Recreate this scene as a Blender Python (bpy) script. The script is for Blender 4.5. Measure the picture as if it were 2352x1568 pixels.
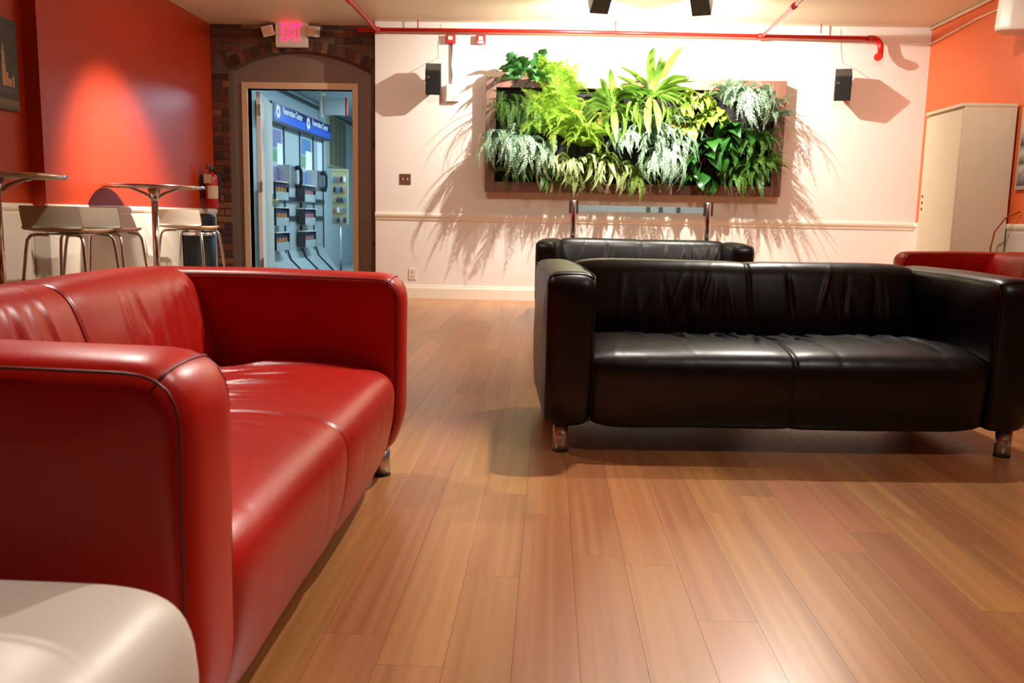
import bpy, bmesh, math, random
import numpy as np
from mathutils import Vector, Matrix, Euler

# ------------------------------------------------------------------ reset
for o in list(bpy.data.objects):
    bpy.data.objects.remove(o, do_unlink=True)
SC = bpy.context.scene
COL = SC.collection
R = math.radians
PI = math.pi
rng = random.Random(7)

# ------------------------------------------------------------------ camera
F_PX, CAM_H = 1972.4, 0.849
YAW, PITCH, ROLL = -0.0405, 0.1425, 0.0203
cam_d = bpy.data.cameras.new('camera')
cam = bpy.data.objects.new('camera', cam_d)
COL.objects.link(cam)
fwd = Vector((math.sin(YAW)*math.cos(PITCH), math.cos(YAW)*math.cos(PITCH), -math.sin(PITCH)))
r0 = Vector((math.cos(YAW), -math.sin(YAW), 0))
d0 = fwd.cross(r0)
right = math.cos(ROLL)*r0 - math.sin(ROLL)*d0
down = fwd.cross(right)
m = Matrix((right, -down, -fwd)).transposed().to_4x4()
m.translation = Vector((0, 0, CAM_H))
cam.matrix_world = m
cam_d.sensor_width = 22.3
cam_d.lens = 22.3*F_PX/2352
cam_d.clip_start = 0.05
cam_d.clip_end = 60
cam_d.dof.use_dof = True
cam_d.dof.focus_distance = 2.7
cam_d.dof.aperture_fstop = 4.5
SC.camera = cam

# ------------------------------------------------------------------ world, exposure
wd = bpy.data.worlds.new('world')
SC.world = wd
wd.use_nodes = True
wd.node_tree.nodes['Background'].inputs[0].default_value = (0.02, 0.018, 0.015, 1)
wd.node_tree.nodes['Background'].inputs[1].default_value = 0.3
SC.view_settings.view_transform = 'Standard'
SC.view_settings.look = 'None'
SC.view_settings.gamma = 1.0
SC.view_settings.use_curve_mapping = False
SC.view_settings.exposure = 0.40

WARM = (1.0, 0.925, 0.82)
WHITE_WARM = (1.0, 0.97, 0.91)
COOL = (0.48, 0.78, 1.0)
# name, lamp position, aim point, watts, cone degrees, blend, colour, radius
SPOTS = [
    ('black box-shaped track spotlight aimed straight at the plant wall', (0.37, 7.80, 2.685), (0.10, 8.957, 1.75), 300, 150, 0.9, WHITE_WARM, 0.012, True),
    ('black box-shaped track spotlight turned toward the speaker under the pipe elbow', (1.26, 7.74, 2.665), (1.70, 8.957, 1.70), 310, 150, 0.9, WHITE_WARM, 0.012, True),
    ('track spotlight washing the red wall behind the bar table', (-2.20, 6.60, 2.66), (-3.58, 7.12, 0.80), 600, 60, 1.0, WARM, 0.05, False),
    ('track spotlight over the aisle between the sofas', (0.55, 3.9, 2.66), (-0.5, 2.0, 0.4), 225, 70, 0.9, WARM, 0.03, False),
    ('track spotlight over the black sofa seat', (1.5, 5.0, 2.66), (1.3, 3.4, 0.3), 170, 75, 0.9, WARM, 0.03, False),
    ('added fill spotlight over the open wooden floor', (1.7, 1.9, 2.66), (1.1, 2.0, 0.0), 75, 95, 1.0, WARM, 0.05, False),  # added out of view, stands in for broad ambient on the near floor
    ('track spotlight over the red sofa back', (-1.9, 3.6, 2.66), (-1.1, 2.2, 0.5), 110, 70, 0.9, WARM, 0.03, False),
    ('track spotlight aimed at the cabinet corner', (2.2, 5.6, 2.66), (3.6, 7.4, 1.4), 90, 80, 0.9, WARM, 0.03, False),
    ('added fill floodlight between the brick arch and the plant wall', (-0.9, 5.7, 2.62), (-1.9, 8.9, 1.7), 72, 150, 1.0, WARM, 0.12, False),  # unseen lamp added to raise the ambient and soften wall shadows
    ('added fill floodlight facing the barrier posts', (1.9, 5.7, 2.62), (1.9, 8.9, 1.3), 75, 150, 1.0, WARM, 0.12, False),  # second unseen lamp added as ambient fill on the back wall
    ('narrow track spotlight picking out the stool by the trash bin', (0.3, 5.4, 2.66), (-3.17, 7.40, 0.74), 420, 9, 0.6, WARM, 0.03, False),
    ('added fill spotlight over the bar stools', (-1.2, 4.4, 2.66), (-3.12, 5.55, 0.80), 230, 22, 0.8, WARM, 0.05, False),  # added fill, cone kept narrow to brighten only the stool backs
    ('added fill spotlight over the aisle near the barrier posts', (-0.7, 5.3, 2.66), (-0.6, 5.6, 0.0), 120, 85, 1.0, WARM, 0.05, False),  # added downlight that lifts the far floor, no known source
    ('track spotlight over the black sofa by the barrier posts', (0.5, 6.5, 2.66), (0.75, 7.75, 0.5), 110, 46, 0.9, WARM, 0.06, False),
    ('added fill spotlight over the white ottoman', (0.45, 1.55, 2.66), (-0.75, 0.55, 0.4), 110, 50, 0.9, WARM, 0.05, False),  # lamp added to brighten the ottoman, placed to miss the sofa arm side
]

# ------------------------------------------------------------------ helpers
def new_obj(name, me, parent=None, mat=None):
    o = bpy.data.objects.new(name, me)
    COL.objects.link(o)
    if parent is not None:
        o.parent = parent
    if mat is not None and me is not None and len(me.materials) == 0:
        me.materials.append(mat)
    return o

def tag(o, label=None, cat=None, group=None, kind=None):
    if label: o['label'] = label
    if cat: o['category'] = cat
    if group: o['group'] = group
    if kind: o['kind'] = kind
    return o

def thing(name, label, cat, loc=(0, 0, 0), rotz=0.0, group=None):
    o = bpy.data.objects.new(name, None)
    COL.objects.link(o)
    o.empty_display_size = 0.1
    o.location = loc
    o.rotation_euler = (0, 0, rotz)
    return tag(o, label, cat, group)

def copy_tree(o, parent=None):
    c = o.copy()
    COL.objects.link(c)
    c.parent = parent
    for ch in list(o.children):
        if ch.type == 'MESH' or ch.type == 'EMPTY':
            copy_tree(ch, c)
    return c

class MB:
    """collects primitive shapes into one mesh"""
    def __init__(self):
        self.v = []; self.f = []; self.s = []
    def add(self, verts, faces, smooth=False, M=None):
        n = len(self.v)
        for p in verts:
            p = Vector(p)
            self.v.append(tuple(M @ p) if M is not None else tuple(p))
        for f in faces:
            self.f.append(tuple(i+n for i in f)); self.s.append(smooth)
        return self
    def box(self, lo, hi, bev=0.0, M=None):
        x0, y0, z0 = lo; x1, y1, z1 = hi
        b = min(bev, 0.45*min(abs(x1-x0), abs(y1-y0), abs(z1-z0)))
        if b <= 0:
            v = [(x, y, z) for x in (x0, x1) for y in (y0, y1) for z in (z0, z1)]
            f = [(0, 1, 3, 2), (4, 6, 7, 5), (0, 4, 5, 1), (2, 3, 7, 6), (0, 2, 6, 4), (1, 5, 7, 3)]
            return self.add(v, f, False, M)
        bm = bmesh.new()
        bmesh.ops.create_cube(bm, size=1)
        for q in bm.verts:
            q.co = Vector(((x0+x1)/2+q.co.x*(x1-x0), (y0+y1)/2+q.co.y*(y1-y0), (z0+z1)/2+q.co.z*(z1-z0)))
        bmesh.ops.bevel(bm, geom=list(bm.edges), offset=b, segments=2, profile=0.6, affect='EDGES')
        bm.verts.index_update()
        v = [q.co.copy() for q in bm.verts]; f = [tuple(q.index for q in fc.verts) for fc in bm.faces]
        bm.free()
        return self.add(v, f, False, M)
    def cyl(self, p0, p1, r0, r1=None, n=16, cap=True):
        p0 = Vector(p0); p1 = Vector(p1); r1 = r0 if r1 is None else r1
        d = (p1-p0).normalized()
        a = d.orthogonal().normalized(); b = d.cross(a)
        v = []
        for p, r in ((p0, r0), (p1, r1)):
            for i in range(n):
                t = 2*PI*i/n
                v.append(p+a*(r*math.cos(t))+b*(r*math.sin(t)))
        f = [(i, (i+1) % n, n+(i+1) % n, n+i) for i in range(n)]
        self.add(v, f, True)
        if cap:
            k = len(self.v)-2*n
            self.f.append(tuple(k+i for i in reversed(range(n)))); self.s.append(False)
            self.f.append(tuple(k+n+i for i in range(n))); self.s.append(False)
        return self
    def tube(self, pts, r, n=8, closed=False, cap=True):
        pts = [Vector(p) for p in pts]; k = len(pts)
        rr = r if isinstance(r, (list, tuple)) else [r]*k
        prev = None; rings = []
        for i, p in enumerate(pts):
            if closed: t = (pts[(i+1) % k]-pts[i-1]).normalized()
            else: t = (pts[min(i+1, k-1)]-pts[max(i-1, 0)]).normalized()
            if prev is None: a = t.orthogonal().normalized()
            else:
                a = prev-t*prev.dot(t); a = a.normalized() if a.length > 1e-6 else t.orthogonal().normalized()
            prev = a; b = t.cross(a)
            rings.append([p+a*(rr[i]*math.cos(2*PI*j/n))+b*(rr[i]*math.sin(2*PI*j/n)) for j in range(n)])
        v = [q for ring in rings for q in ring]; f = []
        for i in range(k if closed else k-1):
            i2 = (i+1) % k
            for j in range(n):
                f.append((i*n+j, i*n+(j+1) % n, i2*n+(j+1) % n, i2*n+j))
        base = len(self.v)
        self.add(v, f, True)
        if cap and not closed:
            self.f.append(tuple(base+j for j in reversed(range(n)))); self.s.append(False)
            self.f.append(tuple(base+(k-1)*n+j for j in range(n))); self.s.append(False)
        return self
    def lathe(self, prof, n=32, center=(0, 0, 0)):
        v = []; f = []; k = len(prof); cx, cy, cz = center
        for (r, z) in prof:
            for i in range(n):
                t = 2*PI*i/n; v.append((cx+r*math.cos(t), cy+r*math.sin(t), cz+z))
        for i in range(k-1):
            for j in range(n):
                f.append((i*n+j, i*n+(j+1) % n, (i+1)*n+(j+1) % n, (i+1)*n+j))
        return self.add(v, f, True)
    def prism(self, poly, axis, a, b):
        """poly: 2d points; extruded along axis from a to b"""
        def P(q, t):
            return {'x': (t, q[0], q[1]), 'y': (q[0], t, q[1]), 'z': (q[0], q[1], t)}[axis]
        n = len(poly)
        v = [P(q, a) for q in poly]+[P(q, b) for q in poly]
        f = [tuple(range(n)), tuple(reversed(range(n, 2*n)))]+[(i, n+i, n+(i+1) % n, (i+1) % n) for i in range(n)]
        return self.add(v, f)
    def mesh(self, name):
        me = bpy.data.meshes.new(name)
        me.from_pydata([tuple(p) for p in self.v], [], self.f)
        me.polygons.foreach_set('use_smooth', self.s)
        bm = bmesh.new(); bm.from_mesh(me)
        bmesh.ops.recalc_face_normals(bm, faces=bm.faces)
        bm.to_mesh(me); bm.free()
        me.update()
        return me
    def build(self, name, mat, parent=None):
        return new_obj(name, self.mesh(name), parent, mat)

def grid_mesh(name, V, nu, nv, mat, parent, wrap_v=False, cap=False):
    """V: array (nu*nv,3); smooth quad grid"""
    f = []
    for i in range(nu-1):
        for j in range(nv if wrap_v else nv-1):
            j2 = (j+1) % nv
            f.append((i*nv+j, (i+1)*nv+j, (i+1)*nv+j2, i*nv+j2))
    ns = len(f)
    if cap:
        f.append(tuple(range(nv))); f.append(tuple((nu-1)*nv+j for j in reversed(range(nv))))
    me = bpy.data.meshes.new(name)
    me.from_pydata([tuple(p) for p in V], [], f)
    me.polygons.foreach_set('use_smooth', [True]*ns+[False]*(len(f)-ns))
    bm = bmesh.new(); bm.from_mesh(me)
    bmesh.ops.recalc_face_normals(bm, faces=bm.faces)
    bm.to_mesh(me); bm.free(); me.update()
    return new_obj(name, me, parent, mat)

# ------------------------------------------------------------------ materials
def nt(name):
    mt = bpy.data.materials.new(name); mt.use_nodes = True
    t = mt.node_tree
    return mt, t, t.nodes['Principled BSDF']

def srgb(r, g, b):
    f = lambda c: (c/255/12.92) if c/255 <= 0.04045 else ((c/255+0.055)/1.055)**2.4
    return (f(r), f(g), f(b), 1)

def mat_plain(name, col, rough=0.5, metal=0.0, spec=0.5, noise=0.06, scale=8.0, bump=0.0, bscale=60.0, coat=0.0, trans=0.0):
    mt, t, b = nt(name)
    n = t.nodes.new('ShaderNodeTexNoise'); n.inputs['Scale'].default_value = scale; n.inputs['Detail'].default_value = 4
    tc = t.nodes.new('ShaderNodeTexCoord'); t.links.new(tc.outputs['Object'], n.inputs['Vector'])
    mx = t.nodes.new('ShaderNodeMix'); mx.data_type = 'RGBA'
    mx.inputs['A'].default_value = tuple(c*(1-noise) for c in col[:3])+(1,)
    mx.inputs['B'].default_value = tuple(min(1, c*(1+noise)) for c in col[:3])+(1,)
    t.links.new(n.outputs['Fac'], mx.inputs['Factor'])
    t.links.new(mx.outputs['Result'], b.inputs['Base Color'])
    b.inputs['Roughness'].default_value = rough; b.inputs['Metallic'].default_value = metal
    b.inputs['Specular IOR Level'].default_value = spec
    b.inputs['Coat Weight'].default_value = coat; b.inputs['Coat Roughness'].default_value = 0.15
    b.inputs['Transmission Weight'].default_value = trans
    if bump > 0:
        n2 = t.nodes.new('ShaderNodeTexNoise'); n2.inputs['Scale'].default_value = bscale; n2.inputs['Detail'].default_value = 5
        t.links.new(tc.outputs['Object'], n2.inputs['Vector'])
        bp = t.nodes.new('ShaderNodeBump'); bp.inputs['Strength'].default_value = bump; bp.inputs['Distance'].default_value = 0.004
        t.links.new(n2.outputs['Fac'], bp.inputs['Height']); t.links.new(bp.outputs['Normal'], b.inputs['Normal'])
    return mt

def mat_leather(name, col, col2, rough, bump=0.12, spec=0.5):
    mt, t, b = nt(name)
    tc = t.nodes.new('ShaderNodeTexCoord')
    n = t.nodes.new('ShaderNodeTexNoise'); n.inputs['Scale'].default_value = 5; n.inputs['Detail'].default_value = 5
    t.links.new(tc.outputs['Object'], n.inputs['Vector'])
    mx = t.nodes.new('ShaderNodeMix'); mx.data_type = 'RGBA'
    mx.inputs['A'].default_value = col; mx.inputs['B'].default_value = col2
    t.links.new(n.outputs['Fac'], mx.inputs['Factor']); t.links.new(mx.outputs['Result'], b.inputs['Base Color'])
    v = t.nodes.new('ShaderNodeTexVoronoi'); v.inputs['Scale'].default_value = 420
    t.links.new(tc.outputs['Object'], v.inputs['Vector'])
    bp = t.nodes.new('ShaderNodeBump'); bp.inputs['Strength'].default_value = bump; bp.inputs['Distance'].default_value = 0.001
    t.links.new(v.outputs['Distance'], bp.inputs['Height'])
    n3 = t.nodes.new('ShaderNodeTexNoise'); n3.inputs['Scale'].default_value = 22; n3.inputs['Detail'].default_value = 3
    t.links.new(tc.outputs['Object'], n3.inputs['Vector'])
    bp2 = t.nodes.new('ShaderNodeBump'); bp2.inputs['Strength'].default_value = 0.06; bp2.inputs['Distance'].default_value = 0.004
    t.links.new(n3.outputs['Fac'], bp2.inputs['Height']); t.links.new(bp.outputs['Normal'], bp2.inputs['Normal'])
    t.links.new(bp2.outputs['Normal'], b.inputs['Normal'])
    mr = t.nodes.new('ShaderNodeMapRange'); mr.inputs['To Min'].default_value = rough-0.05; mr.inputs['To Max'].default_value = rough+0.08
    t.links.new(n3.outputs['Fac'], mr.inputs['Value']); t.links.new(mr.outputs['Result'], b.inputs['Roughness'])
    b.inputs['Specular IOR Level'].default_value = spec
    return mt

def mat_wood_floor(name, per_object=True):
    mt, t, b = nt(name)
    geo = t.nodes.new('ShaderNodeNewGeometry')
    if per_object:
        oi = t.nodes.new('ShaderNodeObjectInfo'); rnd = oi.outputs['Random']
    else:
        rnd = geo.outputs['Random Per Island']
    mul = t.nodes.new('ShaderNodeMath'); mul.operation = 'MULTIPLY'; mul.inputs[1].default_value = 37.0
    t.links.new(rnd, mul.inputs[0])
    cmb = t.nodes.new('ShaderNodeCombineXYZ')
    t.links.new(mul.outputs[0], cmb.inputs['X']); t.links.new(mul.outputs[0], cmb.inputs['Z'])
    add = t.nodes.new('ShaderNodeVectorMath'); add.operation = 'ADD'
    t.links.new(geo.outputs['Position'], add.inputs[0]); t.links.new(cmb.outputs[0], add.inputs[1])
    mp = t.nodes.new('ShaderNodeMapping'); mp.inputs['Scale'].default_value = (40, 0.45, 40)
    t.links.new(add.outputs[0], mp.inputs['Vector'])
    n1 = t.nodes.new('ShaderNodeTexNoise'); n1.inputs['Scale'].default_value = 1.0; n1.inputs['Detail'].default_value = 3; n1.inputs['Distortion'].default_value = 0.4
    t.links.new(mp.outputs[0], n1.inputs['Vector'])
    mp2 = t.nodes.new('ShaderNodeMapping'); mp2.inputs['Scale'].default_value = (9, 0.28, 9)
    t.links.new(add.outputs[0], mp2.inputs['Vector'])
    n2 = t.nodes.new('ShaderNodeTexNoise'); n2.inputs['Scale'].default_value = 1.0; n2.inputs['Detail'].default_value = 2
    t.links.new(mp2.outputs[0], n2.inputs['Vector'])
    ws = t.nodes.new('ShaderNodeMath'); ws.operation = 'MULTIPLY'; ws.inputs[1].default_value = 46.0
    t.links.new(n2.outputs['Fac'], ws.inputs[0])
    sn = t.nodes.new('ShaderNodeMath'); sn.operation = 'SINE'; t.links.new(ws.outputs[0], sn.inputs[0])
    mr = t.nodes.new('ShaderNodeMapRange'); mr.inputs['From Min'].default_value = -1; mr.inputs['To Min'].default_value = 0.0; mr.inputs['To Max'].default_value = 0.13
    t.links.new(sn.outputs[0], mr.inputs['Value'])
    s2 = t.nodes.new('ShaderNodeMath'); s2.operation = 'MULTIPLY_ADD'; s2.inputs[1].default_value = 0.75
    t.links.new(n1.outputs['Fac'], s2.inputs[0]); t.links.new(mr.outputs['Result'], s2.inputs[2])
    cr = t.nodes.new('ShaderNodeValToRGB')
    e = cr.color_ramp.elements
    e[0].position = 0.2; e[0].color = srgb(158, 102, 54)
    e[1].position = 0.9; e[1].color = srgb(202, 148, 90)
    e2 = cr.color_ramp.elements.new(0.55); e2.color = srgb(182, 124, 72)
    t.links.new(s2.outputs[0], cr.inputs['Fac'])
    hsv = t.nodes.new('ShaderNodeHueSaturation')
    mr2 = t.nodes.new('ShaderNodeMapRange'); mr2.inputs['To Min'].default_value = 0.86; mr2.inputs['To Max'].default_value = 1.12
    t.links.new(rnd, mr2.inputs['Value']); t.links.new(mr2.outputs['Result'], hsv.inputs['Value'])
    ml3 = t.nodes.new('ShaderNodeMath'); ml3.operation = 'MULTIPLY'; ml3.inputs[1].default_value = 7.31
    fr = t.nodes.new('ShaderNodeMath'); fr.operation = 'FRACT'
    t.links.new(rnd, ml3.inputs[0]); t.links.new(ml3.outputs[0], fr.inputs[0])
    mr3 = t.nodes.new('ShaderNodeMapRange'); mr3.inputs['To Min'].default_value = 0.488; mr3.inputs['To Max'].default_value = 0.506
    t.links.new(fr.outputs[0], mr3.inputs['Value']); t.links.new(mr3.outputs['Result'], hsv.inputs['Hue'])
    t.links.new(cr.outputs['Color'], hsv.inputs['Color']); t.links.new(hsv.outputs['Color'], b.inputs['Base Color'])
    mr4 = t.nodes.new('ShaderNodeMapRange'); mr4.inputs['To Min'].default_value = 0.17; mr4.inputs['To Max'].default_value = 0.28
    b.inputs['Roughness'].default_value = 0.285
    bp = t.nodes.new('ShaderNodeBump'); bp.inputs['Strength'].default_value = 0.0
    b.inputs['Specular IOR Level'].default_value = 0.8
    return mt

def mat_brick(name):
    mt, t, b = nt(name)
    oi = t.nodes.new('ShaderNodeObjectInfo'); geo = t.nodes.new('ShaderNodeNewGeometry')
    n = t.nodes.new('ShaderNodeTexNoise'); n.inputs['Scale'].default_value = 26; n.inputs['Detail'].default_value = 6
    t.links.new(geo.outputs['Position'], n.inputs['Vector'])
    cr = t.nodes.new('ShaderNodeValToRGB'); e = cr.color_ramp.elements
    e[0].position = 0.0; e[0].color = srgb(62, 36, 24)
    e[1].position = 1.0; e[1].color = srgb(142, 96, 56)
    cr.color_ramp.elements.new(0.35).color = srgb(96, 50, 32)
    cr.color_ramp.elements.new(0.7).color = srgb(118, 64, 38)
    t.links.new(oi.outputs['Random'], cr.inputs['Fac'])
    mx = t.nodes.new('ShaderNodeMix'); mx.data_type = 'RGBA'; mx.blend_type = 'MULTIPLY'; mx.inputs['Factor'].default_value = 0.7
    cr2 = t.nodes.new('ShaderNodeValToRGB'); cr2.color_ramp.elements[0].position = 0.3; cr2.color_ramp.elements[0].color = (0.35, 0.33, 0.3, 1)
    cr2.color_ramp.elements[1].position = 0.65
    t.links.new(n.outputs['Fac'], cr2.inputs['Fac'])
    t.links.new(cr.outputs['Color'], mx.inputs['A']); t.links.new(cr2.outputs['Color'], mx.inputs['B'])
    t.links.new(mx.outputs['Result'], b.inputs['Base Color'])
    b.inputs['Roughness'].default_value = 0.8
    bp = t.nodes.new('ShaderNodeBump'); bp.inputs['Strength'].default_value = 0.5; bp.inputs['Distance'].default_value = 0.006
    t.links.new(n.outputs['Fac'], bp.inputs['Height']); t.links.new(bp.outputs['Normal'], b.inputs['Normal'])
    return mt

def mat_leaf(name, c1, c2, rough=0.42, sub=0.35, streak=0.0, c3=None):
    mt, t, b = nt(name)
    oi = t.nodes.new('ShaderNodeObjectInfo'); tc = t.nodes.new('ShaderNodeTexCoord')
    n = t.nodes.new('ShaderNodeTexNoise'); n.inputs['Scale'].default_value = 26; n.inputs['Detail'].default_value = 3
    t.links.new(tc.outputs['Object'], n.inputs['Vector'])
    ad = t.nodes.new('ShaderNodeMath'); ad.operation = 'MULTIPLY_ADD'; ad.inputs[1].default_value = 0.55
    t.links.new(oi.outputs['Random'], ad.inputs[0])
    ml = t.nodes.new('ShaderNodeMath'); ml.operation = 'MULTIPLY'; ml.inputs[1].default_value = 0.5
    t.links.new(n.outputs['Fac'], ml.inputs[0]); t.links.new(ml.outputs[0], ad.inputs[2])
    mx = t.nodes.new('ShaderNodeMix'); mx.data_type = 'RGBA'
    mx.inputs['A'].default_value = c1; mx.inputs['B'].default_value = c2
    t.links.new(ad.outputs[0], mx.inputs['Factor'])
    out = mx.outputs['Result']
    if c3 is not None:          # coloured streaks along the leaf
        at = t.nodes.new('ShaderNodeAttribute'); at.attribute_name = 'across'
        m2 = t.nodes.new('ShaderNodeMix'); m2.data_type = 'RGBA'; m2.inputs['B'].default_value = c3
        sm = t.nodes.new('ShaderNodeMapRange'); sm.inputs['From Min'].default_value = 0.25; sm.inputs['From Max'].default_value = 0.7
        sm.inputs['To Max'].default_value = streak
        t.links.new(at.outputs['Fac'], sm.inputs['Value']); t.links.new(sm.outputs['Result'], m2.inputs['Factor'])
        t.links.new(out, m2.inputs['A']); out = m2.outputs['Result']
    t.links.new(out, b.inputs['Base Color'])
    b.inputs['Roughness'].default_value = rough
    tr = t.nodes.new('ShaderNodeBsdfTranslucent'); t.links.new(out, tr.inputs['Color'])
    ms = t.nodes.new('ShaderNodeMixShader'); ms.inputs['Fac'].default_value = sub*0.6
    o = t.nodes['Material Output']
    t.links.new(b.outputs[0], ms.inputs[1]); t.links.new(tr.outputs[0], ms.inputs[2]); t.links.new(ms.outputs[0], o.inputs['Surface'])
    return mt

def mat_emit(name, col, strength, base=None):
    mt, t, b = nt(name)
    b.inputs['Base Color'].default_value = base or col
    b.inputs['Emission Color'].default_value = col
    b.inputs['Emission Strength'].default_value = strength
    n = t.nodes.new('ShaderNodeTexNoise'); n.inputs['Scale'].default_value = 3
    mr = t.nodes.new('ShaderNodeMapRange'); mr.inputs['To Min'].default_value = strength*0.9; mr.inputs['To Max'].default_value = strength*1.1
    t.links.new(n.outputs['Fac'], mr.inputs['Value']); t.links.new(mr.outputs['Result'], b.inputs['Emission Strength'])
    return mt

def mat_photo(name, night=True):
    """flat print: a city view at night (dark sky, band of warm lights, pale water)"""
    mt, t, b = nt(name)
    tc = t.nodes.new('ShaderNodeTexCoord')
    sp = t.nodes.new('ShaderNodeSeparateXYZ'); t.links.new(tc.outputs['Generated'], sp.inputs[0])
    cr = t.nodes.new('ShaderNodeValToRGB'); e = cr.color_ramp.elements
    if night:
        stops = [(0.0, (70, 60, 44)), (0.10, (132, 112, 78)), (0.14, (40, 34, 28)), (0.22, (92, 76, 52)), (0.30, (58, 48, 36)), (0.42, (60, 54, 46)), (1.0, (52, 46, 40))]
    else:
        stops = [(0.0, (60, 58, 54)), (0.25, (190, 180, 165)), (0.3, (70, 66, 60)), (0.45, (200, 190, 172)), (0.55, (50, 48, 46)), (0.75, (205, 196, 180)), (1.0, (180, 170, 155))]
    e[0].position = stops[0][0]; e[0].color = srgb(*stops[0][1]); e[1].position = 1.0; e[1].color = srgb(*stops[-1][1])
    for q, c in stops[1:-1]:
        cr.color_ramp.elements.new(q).color = srgb(*c)
    t.links.new(sp.outputs['Z'], cr.inputs['Fac'])
    n = t.nodes.new('ShaderNodeTexNoise'); n.inputs['Scale'].default_value = 28; n.inputs['Detail'].default_value = 4
    t.links.new(tc.outputs['Object'], n.inputs['Vector'])
    mx = t.nodes.new('ShaderNodeMix'); mx.data_type = 'RGBA'; mx.blend_type = 'OVERLAY'; mx.inputs['Factor'].default_value = 0.8
    t.links.new(cr.outputs['Color'], mx.inputs['A']); t.links.new(n.outputs['Fac'], mx.inputs['B'])
    t.links.new(mx.outputs['Result'], b.inputs['Base Color'])
    b.inputs['Roughness'].default_value = 0.45
    return mt

M = {}
M['wall_white'] = mat_plain('wall_white', srgb(232, 219, 206), 0.55, noise=0.02, scale=3, bump=0.05, bscale=120)
M['trim_white'] = mat_plain('trim_white', srgb(236, 222, 202), 0.35, noise=0.02, scale=4)
M['wainscot'] = mat_plain('wainscot', srgb(214, 202, 184), 0.5, noise=0.03, scale=3)
M['red_paint'] = mat_plain('red_paint', srgb(190, 60, 22), 0.38, noise=0.05, scale=2, bump=0.04, bscale=90)
M['dark_paint'] = mat_plain('dark_paint', srgb(58, 26, 20), 0.6, noise=0.05, scale=2)
M['orange_paint'] = mat_plain('orange_paint', srgb(226, 104, 48), 0.45, noise=0.04, scale=2, bump=0.04, bscale=90)
M['ceiling'] = mat_plain('ceiling_paint', srgb(230, 216, 182), 0.5, noise=0.02, scale=2)
M['taupe'] = mat_plain('taupe_paint', srgb(128, 104, 88), 0.6, noise=0.04, scale=4)
M['mortar'] = mat_plain('mortar', srgb(96, 74, 58), 0.9, noise=0.3, scale=30, bump=0.4, bscale=80)
M['brick'] = mat_brick('brick')
M['door_cream'] = mat_plain('door_cream', srgb(214, 180, 140), 0.4, noise=0.03)
M['red_leather'] = mat_leather('red_leather', srgb(176, 25, 15), srgb(194, 31, 19), 0.335, spec=0.32)
M['black_leather'] = mat_leather('black_leather', srgb(17, 14, 13), srgb(23, 19, 17), 0.335, spec=0.45)
M['red_seam'] = mat_plain('red_seam', srgb(104, 14, 10), 0.45)
M['black_seam'] = mat_plain('black_seam', srgb(14, 11, 10), 0.45)
M['white_leather'] = mat_leather('white_leather', srgb(206, 190, 176), srgb(218, 204, 192), 0.4)
M['chrome'] = mat_plain('chrome', (0.72, 0.72, 0.74, 1), 0.16, metal=1.0, noise=0.02)
M['steel'] = mat_plain('brushed_steel', (0.72, 0.72, 0.75, 1), 0.36, metal=1.0, noise=0.05)
M['black_plastic'] = mat_plain('black_plastic', srgb(22, 20, 19), 0.6, noise=0.1)
M['bin_black'] = mat_plain('bin_black', srgb(16, 15, 14), 0.55, spec=0.15)
M['black_metal'] = mat_plain('black_metal', srgb(52, 47, 44), 0.45, noise=0.1)
M['grille'] = mat_plain('speaker_grille', srgb(18, 16, 16), 0.75, noise=0.3, scale=200, bump=0.3, bscale=300)
M['red_pipe'] = mat_plain('red_enamel', srgb(196, 30, 22), 0.3, noise=0.05)
M['red_plastic'] = mat_plain('red_plastic', srgb(176, 22, 18), 0.35, noise=0.05)
M['white_plastic'] = mat_plain('white_plastic', srgb(226, 214, 198), 0.4, noise=0.02)
M['brown_plate'] = mat_plain('brown_plate', srgb(104, 66, 48), 0.4, noise=0.05)
M['frame_brown'] = mat_plain('frame_brown', srgb(122, 84, 66), 0.4, noise=0.12, scale=5)
M['felt'] = mat_plain('black_felt', srgb(38, 32, 28), 0.95, noise=0.2, scale=40)
M['laminate_white'] = mat_plain('laminate_white', srgb(226, 214, 192), 0.35, noise=0.02)
M['ply_edge'] = mat_plain('ply_edge', srgb(156, 100, 52), 0.5, noise=0.12, scale=30)
M['table_top'] = mat_plain('table_top', srgb(170, 140, 104), 0.4, noise=0.03)
M['cabinet'] = mat_plain('cabinet_cream', srgb(216, 196, 166), 0.5, noise=0.02)
M['belt'] = mat_plain('belt_grey', srgb(112, 124, 122), 0.6, noise=0.1, scale=20)
M['floor_base'] = mat_plain('floor_base', srgb(84, 52, 28), 0.8)
M['plank'] = mat_wood_floor('plank_wood', True)
M['plank_stuff'] = mat_wood_floor('plank_wood_far', False)
M['exit_red'] = mat_emit('exit_red', (1.0, 0.02, 0.09, 1), 2.2)
M['lamp_glass'] = mat_plain('lamp_glass', srgb(226, 200, 160), 0.25, noise=0.03)
M['lens_glow'] = mat_emit('lens_glow', (1.0, 0.82, 0.58, 1), 30.0)
M['tube_glow'] = mat_emit('tube_glow', (0.55, 0.82, 1.0, 1), 10.0)
M['cable_white'] = mat_plain('cable_white', srgb(232, 204, 176), 0.5)
M['cable_black'] = mat_plain('cable_black', srgb(24, 24, 24), 0.5)
M['cable_red'] = mat_plain('cable_red', srgb(150, 40, 28), 0.5)
M['corridor_wall'] = mat_plain('corridor_wall', srgb(196, 206, 206), 0.5, noise=0.03)
M['corridor_floor'] = mat_plain('corridor_floor', srgb(150, 150, 146), 0.4, noise=0.1)
M['kiosk_grey'] = mat_plain('kiosk_grey', srgb(176, 180, 178), 0.35, noise=0.03)
M['kiosk_dark'] = mat_plain('kiosk_dark', srgb(58, 58, 60), 0.4, noise=0.05)
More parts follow.
